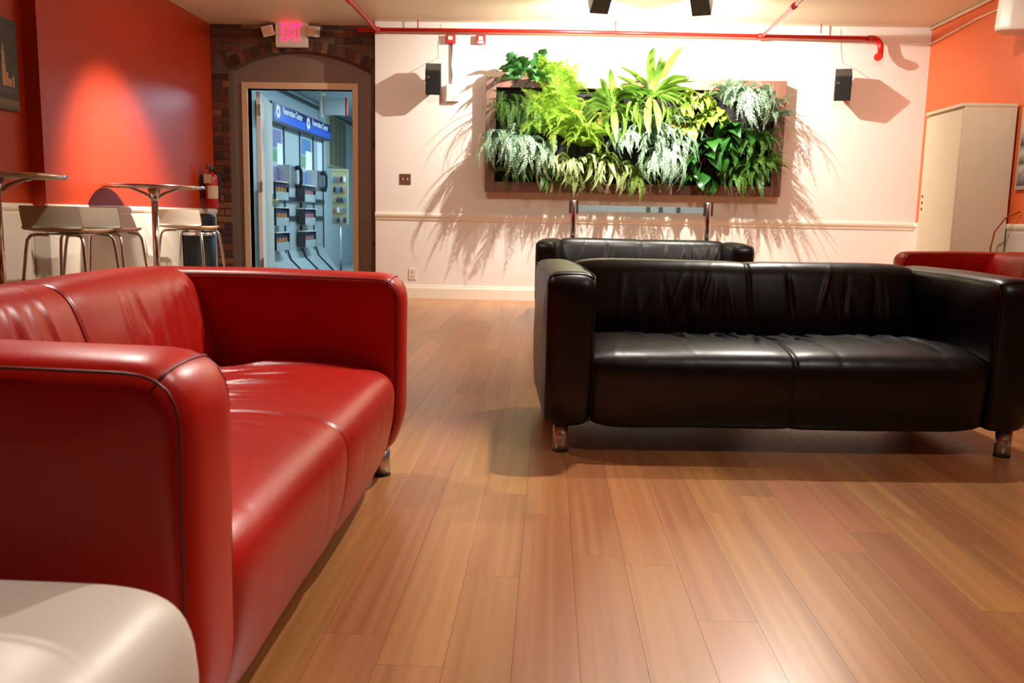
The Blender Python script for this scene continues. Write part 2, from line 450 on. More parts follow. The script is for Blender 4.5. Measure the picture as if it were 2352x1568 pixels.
M['sign_navy'] = mat_plain('sign_navy', srgb(34, 34, 104), 0.35, noise=0.05)
M['sign_blue'] = mat_plain('sign_blue', srgb(58, 96, 196), 0.35, noise=0.15, scale=12)
M['sign_white'] = mat_plain('sign_white', srgb(238, 238, 236), 0.4, noise=0.02)
M['sign_orange'] = mat_plain('sign_orange', srgb(214, 150, 90), 0.4, noise=0.05)
M['poster_green'] = mat_plain('poster_green', srgb(120, 158, 116), 0.4, noise=0.4, scale=10)
M['poster_purple'] = mat_plain('poster_purple', srgb(132, 122, 164), 0.4, noise=0.3, scale=10)
M['poster_pale'] = mat_plain('poster_pale', srgb(180, 184, 190), 0.4, noise=0.15, scale=14)
M['poster_blue'] = mat_plain('poster_blue', srgb(96, 130, 170), 0.4, noise=0.3, scale=10)
M['shutter'] = mat_plain('shutter_olive', srgb(120, 116, 92), 0.5, noise=0.1)
M['rack_wire'] = mat_plain('rack_cream', srgb(196, 186, 140), 0.4, noise=0.05)
M['brochure_orange'] = mat_plain('brochure_orange', srgb(190, 120, 70), 0.4, noise=0.3, scale=30)
M['brochure_red'] = mat_plain('brochure_red', srgb(176, 110, 104), 0.4, noise=0.3, scale=30)
M['brochure_white'] = mat_plain('brochure_white', srgb(206, 206, 206), 0.4, noise=0.1, scale=30)
M['brochure_navy'] = mat_plain('brochure_navy', srgb(54, 54, 92), 0.4, noise=0.3, scale=30)
M['brass'] = mat_plain('brass', (0.75, 0.58, 0.28, 1), 0.25, metal=1.0)
M['photo_night'] = mat_photo('photo_night', True)
M['photo_strips'] = mat_photo('photo_strips', False)
M['photo_tower'] = mat_plain('photo_tower', srgb(206, 164, 110), 0.45, noise=0.3, scale=30)
M['label_paper'] = mat_plain('label_paper', srgb(206, 178, 146), 0.6, noise=0.05)

def structure(o):
    o['kind'] = 'structure'
    return o

# ------------------------------------------------------------------ room dimensions
W, BR, HC = 8.957, 9.15, 2.784          # white wall face, brick face, ceiling height
XL, XR, XJ = -3.58, 3.705, -1.81        # left wall, right wall, brick/white junction
XREC, YREC = -3.69, 6.04                # recessed part of the left wall
YF = -3.2                               # wall behind the viewer
RAIL = 0.884
ACX, AR, ACZ = -2.64, 1.555, 0.965      # arch: centre x, radius, centre z
AX0, AX1, ASPR = -3.393, -1.887, 2.325  # arch jambs and springing height
PANEL = BR+0.13                         # painted panel inside the arch

# floor: slab and planks
fl = structure(MB().box((-3.9, YF-0.1, -0.06), (3.9, 9.45, -0.010)).build('floor', M['floor_base']))
PW = 0.13
cam_inv = cam.matrix_world.inverted()
def px(p):
    q = cam_inv @ Vector(p)
    z = -q.z
    if z < 0.05: return None
    return (1176+F_PX*q.x/z, 784-F_PX*q.y/z)
plank_list = []
prng = random.Random(3)
ncol = int((3.71+3.7)/PW)+1
for i in range(ncol):
    x0 = -3.69+i*PW; x1 = min(x0+PW, 3.70)
    if x1-x0 < 0.02: continue
    yend = W+0.19 if x1 < XJ else W-0.002
    y = YF-prng.random()*1.0
    while y < yend:
        L = prng.choice([0.38, 0.62, 0.85, 1.05, 1.22, 1.22])
        y2 = min(y+L, yend)
        ys = max(y, YF)
        if y2-ys > 0.03: plank_list.append((x0, x1, ys, y2))
        y = y2
def vis_area(pl):
    x0, x1, y0, y1 = pl
    tot = 0; N = 4
    pts = []
    for a in range(N):
        for b in range(N):
            p = ((x0+(a+.5)/N*(x1-x0)), (y0+(b+.5)/N*(y1-y0)), 0)
            if p[1] < 0.2: continue
            q = px(p)
            if q and 0 <= q[0] < 2352 and 0 <= q[1] < 1568:
                tot += 1/max(0.3, p[1])**3
    return tot*(x1-x0)*(y1-y0)
plank_list.sort(key=vis_area, reverse=True)
bm_u = MB().box((-0.5, -0.5, -1), (0.5, 0.5, 0))
plank_me = bm_u.mesh('plank'); plank_me.materials.append(M['plank'])
GAP = 0.0003
for (x0, x1, y0, y1) in plank_list[:300]:
    o = new_obj('plank', plank_me, fl)
    o.location = ((x0+x1)/2, (y0+y1)/2, 0)
    o.scale = (x1-x0-2*GAP, y1-y0-2*GAP, 0.012)
rest = MB()
for (x0, x1, y0, y1) in plank_list[300:]:
    rest.box((x0+GAP, y0+GAP, -0.012), (x1-GAP, y1-GAP, 0))
tag(rest.build('plank_field', M['plank_stuff'], fl), kind='stuff')

structure(MB().box((-3.9, YF-0.1, HC), (3.9, 9.45, HC+0.1)).build('ceiling', M['ceiling']))

# white wall at the back
wb = structure(MB().box((XJ, W, 0), (XR+0.15, 9.45, HC)).build('wall_back', M['wall_white']))
def rail_profile(depth=0.028):
    return [(0, -0.075), (-0.010, -0.072), (-0.012, -0.055), (-depth*0.75, -0.045), (-depth, -0.03), (-depth, -0.012), (-depth*0.7, -0.004), (-depth*0.65, 0.0), (0, 0.0)]
def rail_x(name, x0, x1, y, z):      # rail on a wall facing -y
    return structure(MB().prism([(y+a, z+b) for a, b in rail_profile()], 'x', x0, x1).build(name, M['trim_white']))
def rail_y(name, y0, y1, x, z, s):   # rail on a side wall; s=+1 faces +x
    return structure(MB().prism([(x-s*a, z+b) for a, b in rail_profile()], 'y', y0, y1).build(name, M['trim_white']))
rail_x('trim_1', XJ, XR-0.002, W, RAIL)
def base_profile(): return [(0, 0), (-0.018, 0), (-0.018, 0.105), (-0.013, 0.118), (-0.010, 0.135), (0, 0.138)]
structure(MB().prism([(W+a, b) for a, b in base_profile()], 'x', XJ, XR-0.002).build('baseboard_back', M['trim_white']))

# left wall: main leaf standing proud of the recessed leaf
wl = MB()
wl.box((-3.9, YREC, 0), (XL, 9.45, HC)); wl.box((-3.9, YF, 0), (XREC, YREC, HC))
wl = structure(wl.build('wall_left', M['red_paint']))
MB().box((XL, YREC-0.01, 0.0), (XL+0.012, BR+0.01, RAIL-0.07), 0.003).build('wainscot_panel', M['wainscot'], wl)
MB().box((XREC, YF, 0.0), (XREC+0.012, YREC-0.012, RAIL-0.07), 0.003).build('wainscot_panel', M['wainscot'], wl)
MB().box((XREC+0.012, YREC-0.011, 0.0), (XL+0.012, YREC-0.0, RAIL-0.07), 0.002).build('wainscot_panel', M['wainscot'], wl)
rail_y('trim_2', YREC-0.02, BR, XL, RAIL, 1)
rail_y('trim_3', YF, YREC-0.02, XREC, RAIL, 1)
# right wall
wr = structure(MB().box((XR, YF, 0), (XR+0.15, W, HC)).build('wall_right', M['orange_paint']))
MB().box((XR-0.012, YF, 0), (XR, W, RAIL-0.07), 0.003).build('wainscot_panel', M['wainscot'], wr)
rail_y('trim_4', YF, W-0.03, XR, RAIL, -1)
structure(MB().prism([(XR-0.012+a, b) for a, b in base_profile()], 'y', YF, W-0.02).build('baseboard_right', M['trim_white']))
# wall behind the viewer
structure(MB().box((-3.9, YF-0.1, 0), (XR+0.15, YF, HC)).build('wall_front', M['dark_paint']))

# ------------------------------------------------------------------ brick wall with arched opening
wbk = MB()
wbk.box((XL, BR+0.012, 0), (AX0, 9.45, ASPR)); wbk.box((AX1, BR+0.012, 0), (XJ, 9.45, ASPR))
N = 24
a0 = math.acos((AX0-ACX)/AR); a1 = math.acos((AX1-ACX)/AR)
arc = [(ACX+AR*math.cos(a0+(a1-a0)*i/N), ACZ+AR*math.sin(a0+(a1-a0)*i/N)) for i in range(N+1)]
poly = [(XL, ASPR)]+[(AX0, ASPR)]+arc+[(AX1, ASPR), (XJ, ASPR), (XJ, HC), (XL, HC)]
for i in range(N):
    q = [arc[i], arc[i+1], (arc[i+1][0], HC), (arc[i][0], HC)]
    wbk.prism(q, 'y', BR+0.012, 9.45)
wbk.box((XL, BR+0.012, ASPR), (AX0, 9.45, HC)); wbk.box((AX1, BR+0.012, ASPR), (XJ, 9.45, HC))
wbk = structure(wbk.build('wall_brick', M['mortar']))
# brick meshes (four worn variants of a unit brick)
brick_me = []
brg = random.Random(11)
for k in range(4):
    b_ = MB().box((-0.5, -0.5, -0.5), (0.5, 0.5, 0.5))
    b_.v = [tuple(c*(1-brg.random()*0.06) for c in v) for v in b_.v]
    # chamfered front edge
    me = bpy.data.meshes.new('brick'); bm = bmesh.new()
    vs = [bm.verts.new(v) for v in b_.v]
    for f in b_.f: bm.faces.new([vs[i] for i in f])
    bmesh.ops.recalc_face_normals(bm, faces=bm.faces)
    fe = [e for e in bm.edges if all(v.co.y < 0 for v in e.verts)]
    bmesh.ops.bevel(bm, geom=fe, offset=0.05, segments=1, affect='EDGES')
    bm.to_mesh(me); bm.free(); me.materials.append(M['brick']); brick_me.append(me)
def brick(xc, zc, w, h, rot=0.0):
    o = new_obj('brick', brg.choice(brick_me), wbk)
    pr = brg.uniform(-0.002, 0.004)
    o.location = (xc, BR+0.030-pr, zc); o.scale = (w, 0.06, h); o.rotation_euler = (0, rot, 0)
CH, BL, JT = 0.074, 0.205, 0.011
RING = 0.112
nc = int(HC/CH)
for c in range(nc+1):
    z0 = c*CH+0.004; z1 = min(z0+CH-JT, HC-0.002)
    if z1-z0 < 0.02: continue
    zc = (z0+z1)/2
    spans = []
    if z1 <= ASPR: spans = [(XL+0.002, AX0-0.004), (AX1+0.004, XJ-0.002)]
    else:
        ro = AR+RING+0.006
        dz = z0-ACZ
        if dz < ro:
            hw = math.sqrt(ro*ro-dz*dz)
            # ring only reaches the springing joints
            spans = [(XL+0.002, min(ACX-hw, 9)), (ACX+hw, XJ-0.002)]
            spans = [(a, b) for a, b in spans if b-a > 0.02]
        else: spans = [(XL+0.002, XJ-0.002)]
    off = (c % 2)*(BL+JT)/2
    for (sa, sb) in spans:
        x = XL-off
        while x < sb:
            xa, xb = max(x, sa), min(x+BL, sb)
            if xb-xa > 0.022: brick((xa+xb)/2, zc, xb-xa, z1-z0)
            x += BL+JT
nv = 22
for i in range(nv):
    a = a0+(a1-a0)*(i+0.5)/nv
    w = (a0-a1)*(AR+RING/2)/nv-0.010
    brick(ACX+(AR+RING/2)*math.cos(a), ACZ+(AR+RING/2)*math.sin(a), w, RING, PI/2-a)
# painted panel in the arch, with the doorway in it
DX0, DX1, DZ = -3.24, -2.115, 2.155
pn = MB()
pn.box((AX0-0.02, PANEL, 0), (DX0, PANEL+0.12, ASPR)); pn.box((DX1, PANEL, 0), (AX1+0.02, PANEL+0.12, ASPR))
pn.box((DX0, PANEL, DZ), (DX1, PANEL+0.12, ASPR))
pn.prism([(AX0, ASPR)]+arc+[(AX1, ASPR)], 'y', PANEL, PANEL+0.12)
structure(pn.build('wall_archway', M['taupe']))
dr = structure(thing('door_1', None, None, ((DX0+DX1)/2, PANEL, 0)))
def dpart(name, lo, hi, mat, parent=dr, bev=0.004):
    c = Vector(((DX0+DX1)/2, PANEL, 0))
    return MB().box(Vector(lo)-c, Vector(hi)-c, bev).build(name, mat, parent)
dpart('door_jamb', (DX0-0.062, PANEL-0.02, 0), (DX0, PANEL+0.13, DZ+0.066), M['door_cream'])
dpart('door_jamb', (DX1, PANEL-0.02, 0), (DX1+0.058, PANEL+0.13, DZ+0.066), M['door_cream'])
dpart('door_head', (DX0, PANEL-0.02, DZ), (DX1, PANEL+0.13, DZ+0.066), M['door_cream'])
# leaf, swung into the corridor on its three hinges
leaf = MB().box((0, -0.022, 0.012), (1.02, 0.022, DZ-0.01), 0.003).build('door_leaf', M['white_plastic'], dr)
leaf.location = (DX0+0.055-(DX0+DX1)/2, 0.16, 0); leaf.rotation_euler = (0, 0, R(101))
for z in (0.30, 1.14, 1.96):
    MB().box((-0.05, -0.026, z-0.06), (0.015, -0.0225, z+0.06), 0.001).build('hinge', M['brass'], leaf)
kn = MB().cyl((0.94, -0.022, 1.0), (0.94, -0.055, 1.0), 0.011)
kn.tube([(0.94, -0.05, 1.0), (0.94, -0.06, 1.0), (0.94, -0.075, 1.0), (0.94, -0.085, 1.0)], [0.018, 0.028, 0.028, 0.014], 14)
kn.build('door_knob', M['brass'], leaf)
MB().box((0.90, -0.026, 0.93), (0.98, -0.0225, 1.08), 0.001).build('lock_plate', M['brass'], leaf)

# ------------------------------------------------------------------ sofas
def round_poly(pts, rad, n=6):
    out = []; k = len(pts)
    for i in range(k):
        p = Vector(pts[i]); a = Vector(pts[i-1]); b = Vector(pts[(i+1) % k])
        r = rad[i] if isinstance(rad, (list, tuple)) else rad
        d1 = (a-p); d2 = (b-p)
        r = min(r, d1.length*0.49, d2.length*0.49)
        s = p+d1.normalized()*r; e = p+d2.normalized()*r
        for j in range(n+1):
            t = j/n
            out.append((1-t)**2*s+2*t*(1-t)*p+t*t*e)
    return out

def resample(pts, n, closed=True):
    P = np.array([[p[0], p[1]] for p in pts]); 
    if closed: P = np.vstack([P, P[:1]])
    d = np.r_[0, np.cumsum(np.hypot(*np.diff(P, axis=0).T))]
    keep = np.r_[True, np.diff(d) > 1e-9]; P = P[keep]; d = d[keep]
    t = np.linspace(0, d[-1], n+1)[:-1] if closed else np.linspace(0, d[-1], n)
    return np.c_[np.interp(t, d, P[:, 0]), np.interp(t, d, P[:, 1])]

def normals2(P):
    T = np.roll(P, -1, 0)-np.roll(P, 1, 0)
    T /= np.linalg.norm(T, axis=1)[:, None]+1e-12
    N_ = np.c_[T[:, 1], -T[:, 0]]
    a = np.sum(P[:, 0]*np.roll(P[:, 1], -1)-np.roll(P[:, 0], -1)*P[:, 1])
    return N_ if a > 0 else -N_      # outward

ARM_HW = 0.0875
def make_arm(name, uc, leather, seam, parent):
    sil = round_poly([(0.045, 0.097), (0.004, 0.20), (0.0, 0.668), (0.45, 0.677), (0.88, 0.674), (0.88, 0.14), (0.84, 0.095)],
                     [0.03, 0.10, 0.085, 0.05, 0.06, 0.05, 0.02])
    P = resample(sil, 120); Nn = normals2(P); c = P.mean(0)
    us = np.r_[np.linspace(-1, -0.7, 9), np.linspace(-0.6, 0.6, 9), np.linspace(0.7, 1, 9)]
    rows = []
    def ring(u, ins, sc=1.0):
        Q = P-Nn*ins
        Q = c+(Q-c)*sc
        return np.c_[np.full(len(Q), uc+u), Q]
    cap = [(0.0, 0.011), (0.35, 0.011), (0.65, 0.010), (0.85, 0.007), (0.95, 0.003)]
    for s_, out in cap: rows.append(ring(-ARM_HW+0.004-out, 0.024, max(s_, 0.002)))
    for u in us:
        rows.append(ring(u*(ARM_HW-0.002), 0.022*abs(u)**7+0.010*u*u, 1.0))
    for s_, out in reversed(cap): rows.append(ring(ARM_HW-0.004+out, 0.024, max(s_, 0.002)))
    V = np.vstack(rows)
    # slight narrowing toward the floor and a soft uneven surface
    w = np.clip((0.22-V[:, 2])/0.13, 0, 1)
    V[:, 0] = uc+(V[:, 0]-uc)*(1-0.10*w**2)
    V[:, 0] += 0.0018*np.sin(V[:, 1]*23+uc*9)*np.sin(V[:, 2]*17+uc*5)
    arm = grid_mesh(name, V, len(rows), len(P), leather, parent, wrap_v=True)
    for sg in (-1, 1):
        Q = P-Nn*0.017
        pts = []
        for q in Q:
            wz = min(1, max(0, (0.22-q[1])/0.13))
            pts.append((uc+sg*(ARM_HW-0.0035)*(1-0.10*wz*wz), q[0], q[1]))
        MB().tube(pts, 0.0022, 6, closed=True).build('piping', seam, arm)
    # stitched cross seam over the front corner of the arm top
    k = int(np.argmin(np.hypot(P[:, 0]-0.028, P[:, 1]-0.652)))
    pts = []
    for u in np.linspace(-0.93, 0.93, 15):
        q = P[k]-Nn[k]*(0.022*abs(u)**7+0.010*u*u-0.0002)
        pts.append((uc+u*ARM_HW, q[0], q[1]))
    MB().tube(pts, 0.0022, 6).build('cross_seam', seam, arm)
    return arm

def wrinkle_field(specs, U, S):
    D = np.zeros_like(U)
    for (u0, s0, slant, curve, wid, ln, amp) in specs:
        ds = S-s0
        du = U-(u0+slant*ds+curve*ds*ds)
        D += amp*np.exp(-(du/wid)**2)*np.exp(-(ds/ln)**2)
    return D

def make_pad(name, prof, rad, specs, leather, seam, parent, nseam_rng, hu=0.7265, NU=220, NP=90, end_pull=0.02, seam_u=0.0, sag=0.0):
    sil = round_poly(prof, rad)
    P = resample(sil, NP); Nn = normals2(P)
    seg = np.r_[0, np.cumsum(np.linalg.norm(np.diff(P, axis=0), axis=1))]
    u = np.linspace(-hu, hu, NU)
    U, Sx = np.meshgrid(u, seg, indexing='ij')
    D = wrinkle_field(specs, U, Sx)
    D -= end_pull*np.abs(U/hu)**18
    D += 0.004*np.sin(U*5.1+Sx*3.0)*np.sin(Sx*6+1.0)*(1-np.abs(U/hu)**4)
    D -= 0.0055*np.exp(-((U-seam_u)/0.006)**2)+0.004*np.exp(-((U-seam_u)/0.05)**2)
    V = np.zeros((NU, NP, 3))
    V[:, :, 0] = U
    V[:, :, 1] = P[None, :, 0]+Nn[None, :, 0]*D
    V[:, :, 2] = P[None, :, 1]+Nn[None, :, 1]*D
    # never let the leather reach below its hem
    V[:, :, 2] = np.maximum(V[:, :, 2], 0.095)
    pad = grid_mesh(name, V.reshape(-1, 3), NU, NP, leather, parent, wrap_v=True, cap=True)
    pts = []
    a, b = nseam_rng
    iu = int(np.argmin(np.abs(u-seam_u)))
    for j in range(NP):
        if a <= seg[j] <= b: pts.append(tuple(V[iu, j]+np.array([0, Nn[j, 0]*0.0005, Nn[j, 1]*0.0005])))
    if len(pts) > 2: MB().tube(pts, 0.0017, 6).build('centre_seam', seam, pad)
    return pad, seg, P

def make_sofa(name, label, loc, rotz, leather, seam, seed):
    g = random.Random(seed)
    t = thing(name, label, 'sofa', loc, rotz)
    for sg in (-1, 1): make_arm('arm', sg*(0.9-ARM_HW), leather, seam, t)
    # seat: arc length runs up the front face, over the edge and back
    seat_prof = [(0.045, 0.095), (0.014, 0.21), (0.004, 0.370), (0.20, 0.408), (0.40, 0.400), (0.64, 0.378), (0.64, 0.095)]
    sp = []
    for i in range(44):
        sp.append((g.uniform(-0.55, 0.64), g.uniform(0.60, 0.84), g.uniform(-0.3, 0.3), g.uniform(-0.6, 0.6), g.uniform(0.007, 0.013), g.uniform(0.05, 0.13), g.choice((-1, 1, 1))*g.uniform(0.004, 0.011)))
    for i in range(10):
        sp.append((g.uniform(-0.65, 0.65), g.uniform(0.36, 0.6), g.uniform(-0.3, 0.3), g.uniform(-0.6, 0.6), g.uniform(0.008, 0.02), g.uniform(0.05, 0.11), g.uniform(-0.003, 0.002)))
    for i in range(8):
        sp.append((g.uniform(-0.68, 0.68), g.uniform(0.1, 0.25), g.uniform(-0.15, 0.15), 0, g.uniform(0.012, 0.03), g.uniform(0.06, 0.12), g.uniform(-0.002, 0.0015)))
    make_pad('seat', seat_prof, [0.02, 0.06, 0.085, 0.10, 0.10, 0.02, 0.01], sp, leather, seam, t, (0.0, 0.84), end_pull=0.024, seam_u=0.006)
    back_prof = [(0.575, 0.36), (0.572, 0.44), (0.60, 0.54), (0.655, 0.686), (0.80, 0.683), (0.885, 0.668), (0.88, 0.14), (0.85, 0.095), (0.66, 0.095), (0.645, 0.30)]
    sb = []
    for i in range(30):
        sb.append((g.choice((g.uniform(-0.55, -0.05), g.uniform(0.15, 0.70))), g.uniform(0.02, 0.24), g.uniform(-0.22, 0.22)+0.1, g.uniform(-0.4, 0.4), g.uniform(0.007, 0.016), g.uniform(0.06, 0.12), g.choice((-1, 1))*g.uniform(0.003, 0.008)))
    make_pad('backrest', back_prof, [0.02, 0.06, 0.10, 0.085, 0.05, 0.04, 0.03, 0.02, 0.02, 0.03], sb, leather, seam, t, (0.0, 0.52), end_pull=0.016, seam_u=0.0)
    for sx in (-1, 1):
        for y in (0.085, 0.80):
            lg = MB(); lg.lathe([(0.0, 0.098), (0.0285, 0.098), (0.0285, 0.006), (0.0, 0.006)], 28)
            l_ = lg.build('leg', M['steel'], t); l_.location = (sx*0.832, y, 0)
            MB().lathe([(0.0, 0.006), (0.030, 0.006), (0.030, 0.0), (0.0, 0.0)], 28).build('foot', M['black_plastic'], l_)
    return t

make_sofa('sofa', 'black leather sofa with silver legs standing in the open on the wooden floor', (0.8976, 3.0755, 0), 0.0672, M['black_leather'], M['black_seam'], 5)
make_sofa('sofa', 'black leather sofa in front of the barrier posts below the plant wall', (0.782, 7.188, 0), -0.0757, M['black_leather'], M['black_seam'], 9)
make_sofa('sofa', 'red leather sofa beside the white ottoman', (-0.440, 1.905, 0), PI/2+0.012, M['red_leather'], M['red_seam'], 21)
make_sofa('sofa', 'red leather sofa along the orange wall by the tall cabinet', (2.62, 5.58, 0), -PI/2+R(6), M['red_leather'], M['red_seam'], 33)

# ------------------------------------------------------------------ white ottoman
ot = thing('ottoman', 'white leather cube ottoman with soft bulging sides beside the red sofa', 'ottoman', (-0.772, 0.60, 0))
NU, NV = 64, 40
V = []
for i in range(NV):
    t = i/(NV-1)
    ang = -PI/2+PI*t
    for j in range(NU):
        a = 2*PI*j/NU
        def sp_(c, e): return math.copysign(abs(c)**e, c)
        rr = sp_(math.cos(ang), 0.22)
        z = 0.245+0.205*sp_(math.sin(ang), 0.25)
        flare = 1.0+0.24*(1-t)
        x = 0.355*flare*rr*sp_(math.cos(a), 0.14); y = 0.315*(1+0.05*(1-t))*rr*sp_(math.sin(a), 0.14)
        V.append((x, y, z))
grid_mesh('cushion_body', V, NV, NU, M['white_leather'], ot, wrap_v=True)
for sx in (-1, 1):
    for sy in (-1, 1):
        MB().lathe([(0.0, 0.05), (0.02, 0.05), (0.018, 0.0), (0.0, 0.0)], 16, (sx*0.30, sy*0.22, 0)).build('leg', M['black_plastic'], ot)

# ------------------------------------------------------------------ bar tables
def bar_table(label, x, y, rad, h):
    t = thing('bar_table', label, 'table', (x, y, 0))
    tp = MB().lathe([(0.0, h), (rad-0.006, h), (rad-0.004, h-0.004), (rad-0.004, h-0.016), (rad-0.03, h-0.022), (0.0, h-0.024)], 64).build('table_top', M['table_top'], t)
    MB().lathe([(rad-0.006, h+0.001), (rad, h-0.002), (rad, h-0.017), (rad-0.006, h-0.020)], 64).build('rim', M['chrome'], tp)
    MB().lathe([(0.0, h-0.10), (0.026, h-0.10), (0.026, 0.02), (0.0, 0.02)], 24).build('column', M['chrome'], t)
    hub = MB().lathe([(0.0, h-0.025), (0.05, h-0.026), (0.036, h-0.08), (0.027, h-0.12), (0.0, h-0.12)], 24)
    for k in range(4):
        a = k*PI/2+0.6
        d = Vector((math.cos(a), math.sin(a), 0))
        hub.tube([d*0.025+Vector((0, 0, h-0.10)), d*0.07+Vector((0, 0, h-0.065)), d*0.15+Vector((0, 0, h-0.032)), d*0.19+Vector((0, 0, h-0.028))], [0.013, 0.013, 0.010, 0.006], 8)
    hub.build('support_hub', M['chrome'], t)
    MB().lathe([(0.0, 0.022), (0.03, 0.022), (0.06, 0.018), (0.195, 0.010), (0.20, 0.0), (0.0, 0.0)], 40).build('base', M['chrome'], t)
bar_table('round chrome-rimmed bar table standing near the fire extinguisher', -3.175, 6.86, 0.39, 1.05)
bar_table('round chrome-rimmed bar table below the city picture', -3.285, 5.03, 0.39, 1.05)

# ------------------------------------------------------------------ bar stools
def bar_stool(label, x, y, rotz):
    t = thing('bar_stool', label, 'stool', (x, y, 0), rotz, 'bar stools')
    # bent ply shell: seat then low back; back stands at local -y
    prof = []
    sh = 0.715
    for k in range(6): prof.append((0.19-0.38*k/6, sh-0.012*math.sin(PI*k/6)))
    for k in range(7):
        a = PI/2*k/6
        prof.append((-0.185-0.03*math.sin(a), sh+0.03*(1-math.cos(a))))
    prof += [(-0.229, sh+0.08), (-0.246, sh+0.15)]
    def shell(off, name, mat, wadd):
        v = []; f = []
        n = len(prof)
        for i, (py, pz) in enumerate(prof):
            d = Vector(prof[min(i+1, n-1)])-Vector(prof[max(i-1, 0)])
            nx = Vector((-d.y, d.x)).normalized()
            if nx.y < 0 and i < 6: nx = -nx
            for sgn in (-1, 1):
                for k in range(9):
                    s_ = -1+k/4
                    w = 0.19+wadd
                    if i < 1: w *= 0.93
                    if i == n-1: w *= 0.97
                    pass
            w = (0.195+wadd)*(0.93 if i == 0 else 1)*(0.985 if i == n-1 else 1)
            for k in range(9):
                s_ = -1+k/4
                cv = 0.018*s_*s_ if pz > sh+0.02 else 0.006*s_*s_
                v.append((w*s_, py+nx.x*off+(cv if pz > sh+0.02 else 0), pz+nx.y*off+(0 if pz > sh+0.02 else cv)))
        m2 = len(prof)*9
        top = v
        return top
    A = shell(0.0065, '', None, 0); B = shell(-0.0065, '', None, 0)
    n = len(prof)
    ft = [(i*9+k, i*9+k+1, (i+1)*9+k+1, (i+1)*9+k) for i in range(n-1) for k in range(8)]
    MB().add(A, ft, True).add(B, [tuple(reversed(q)) for q in ft], True).build('shell', M['laminate_white'], t)
    ed = MB()
    loop = [k for k in range(9)]+[i*9+8 for i in range(1, n)]+[(n-1)*9+k for k in range(7, -1, -1)]+[i*9 for i in range(n-2, 0, -1)]
    v = [A[k] for k in loop]+[B[k] for k in loop]; q = len(loop)
    ed.add(v, [(i, (i+1) % q, q+(i+1) % q, q+i) for i in range(q)])
    ed.build('ply_edge', M['ply_edge'], t)
    MB().box((-0.11, -0.12, sh-0.030), (0.11, 0.12, sh-0.020), 0.003).build('mounting_plate', M['steel'], t)
    for sx in (-1, 1):
        for sy in (-1, 1):
            p = [(sx*0.06, sy*0.15, sh-0.028), (sx*0.13, sy*0.16, sh-0.028), (sx*0.165, sy*0.17, sh-0.035), (sx*0.182, sy*0.178, sh-0.06), (sx*0.19, sy*0.184, sh-0.12), (sx*0.245, sy*0.235, 0.0)]
            MB().tube(p, 0.0105, 10).build('leg', M['chrome'], t)
    fr = [(0.222, 0.213, 0.28), (-0.222, 0.213, 0.28), (-0.222, -0.213, 0.28), (0.222, -0.213, 0.28)]
    MB().tube(fr, 0.008, 8, closed=True).build('foot_rail', M['chrome'], t)
    return t
bar_stool('white laminate bar stool standing beside the wall step', -3.10, 5.49, R(-2))
bar_stool('white laminate bar stool standing between two other stools', -3.14, 5.995, R(4))
bar_stool('white laminate bar stool lit brightly in front of the black trash bin', -3.20, 7.60, R(-3))

# ------------------------------------------------------------------ trash bin, extinguisher
tb = thing('trash_bin', 'black round trash bin with a steel band standing in the corner', 'bin', (-3.413, 8.32, 0))
MB().lathe([(0.0, 0.0), (0.135, 0.0), (0.14, 0.012), (0.152, 0.62), (0.0, 0.62)], 36).build('bin_body', M['bin_black'], tb)
MB().lathe([(0.153, 0.622), (0.157, 0.625), (0.157, 0.650), (0.150, 0.655)], 36).build('steel_band', M['chrome'], tb)
MB().lathe([(0.150, 0.648), (0.150, 0.80), (0.140, 0.82), (0.09, 0.832), (0.075, 0.832), (0.075, 0.815), (0.0, 0.815)], 36).build('lid', M['bin_black'], tb)
ex = thing('fire_extinguisher', 'red fire extinguisher with paper tag hanging beside the brick wall', 'extinguisher', (-3.475, 8.80, 0.885))
MB().lathe([(0.0, 0.0), (0.062, 0.0), (0.068, 0.012), (0.068, 0.30), (0.060, 0.335), (0.030, 0.362), (0.018, 0.37), (0.0, 0.37)], 28).build('cylinder', M['red_plastic'], ex)
hd = MB(); hd.cyl((0, 0, 0.365), (0, 0, 0.40), 0.017); hd.box((-0.02, -0.09, 0.40), (0.02, 0.02, 0.412), 0.003); hd.box((-0.012, -0.10, 0.425), (0.012, 0.02, 0.437), 0.003); hd.cyl((0, 0, 0.40), (0, 0, 0.437), 0.010)
hd.build('valve_handle', M['black_metal'], ex)
MB().tube([(0.01, 0.0, 0.39), (0.055, 0.02, 0.37), (0.080, 0.025, 0.30), (0.080, 0.02, 0.16), (0.075, 0.015, 0.08)], 0.010, 10).build('hose', M['black_plastic'], ex)
lb = MB()
ang = np.linspace(R(-100), R(10), 10)
v = [(0.0695*math.cos(a), 0.0695*math.sin(a), z) for z in (0.10, 0.23) for a in ang]
lb.add(v, [(i, i+1, 10+i+1, 10+i) for i in range(9)], True).build('label', M['label_paper'], ex)
MB().box((-0.045, -0.080, 0.255), (0.035, -0.077, 0.345)).build('inspection_tag', M['label_paper'], ex)
MB().box((-0.104, -0.04, 0.10), (-0.069, 0.04, 0.34), 0.003).build('wall_bracket', M['black_metal'], ex)

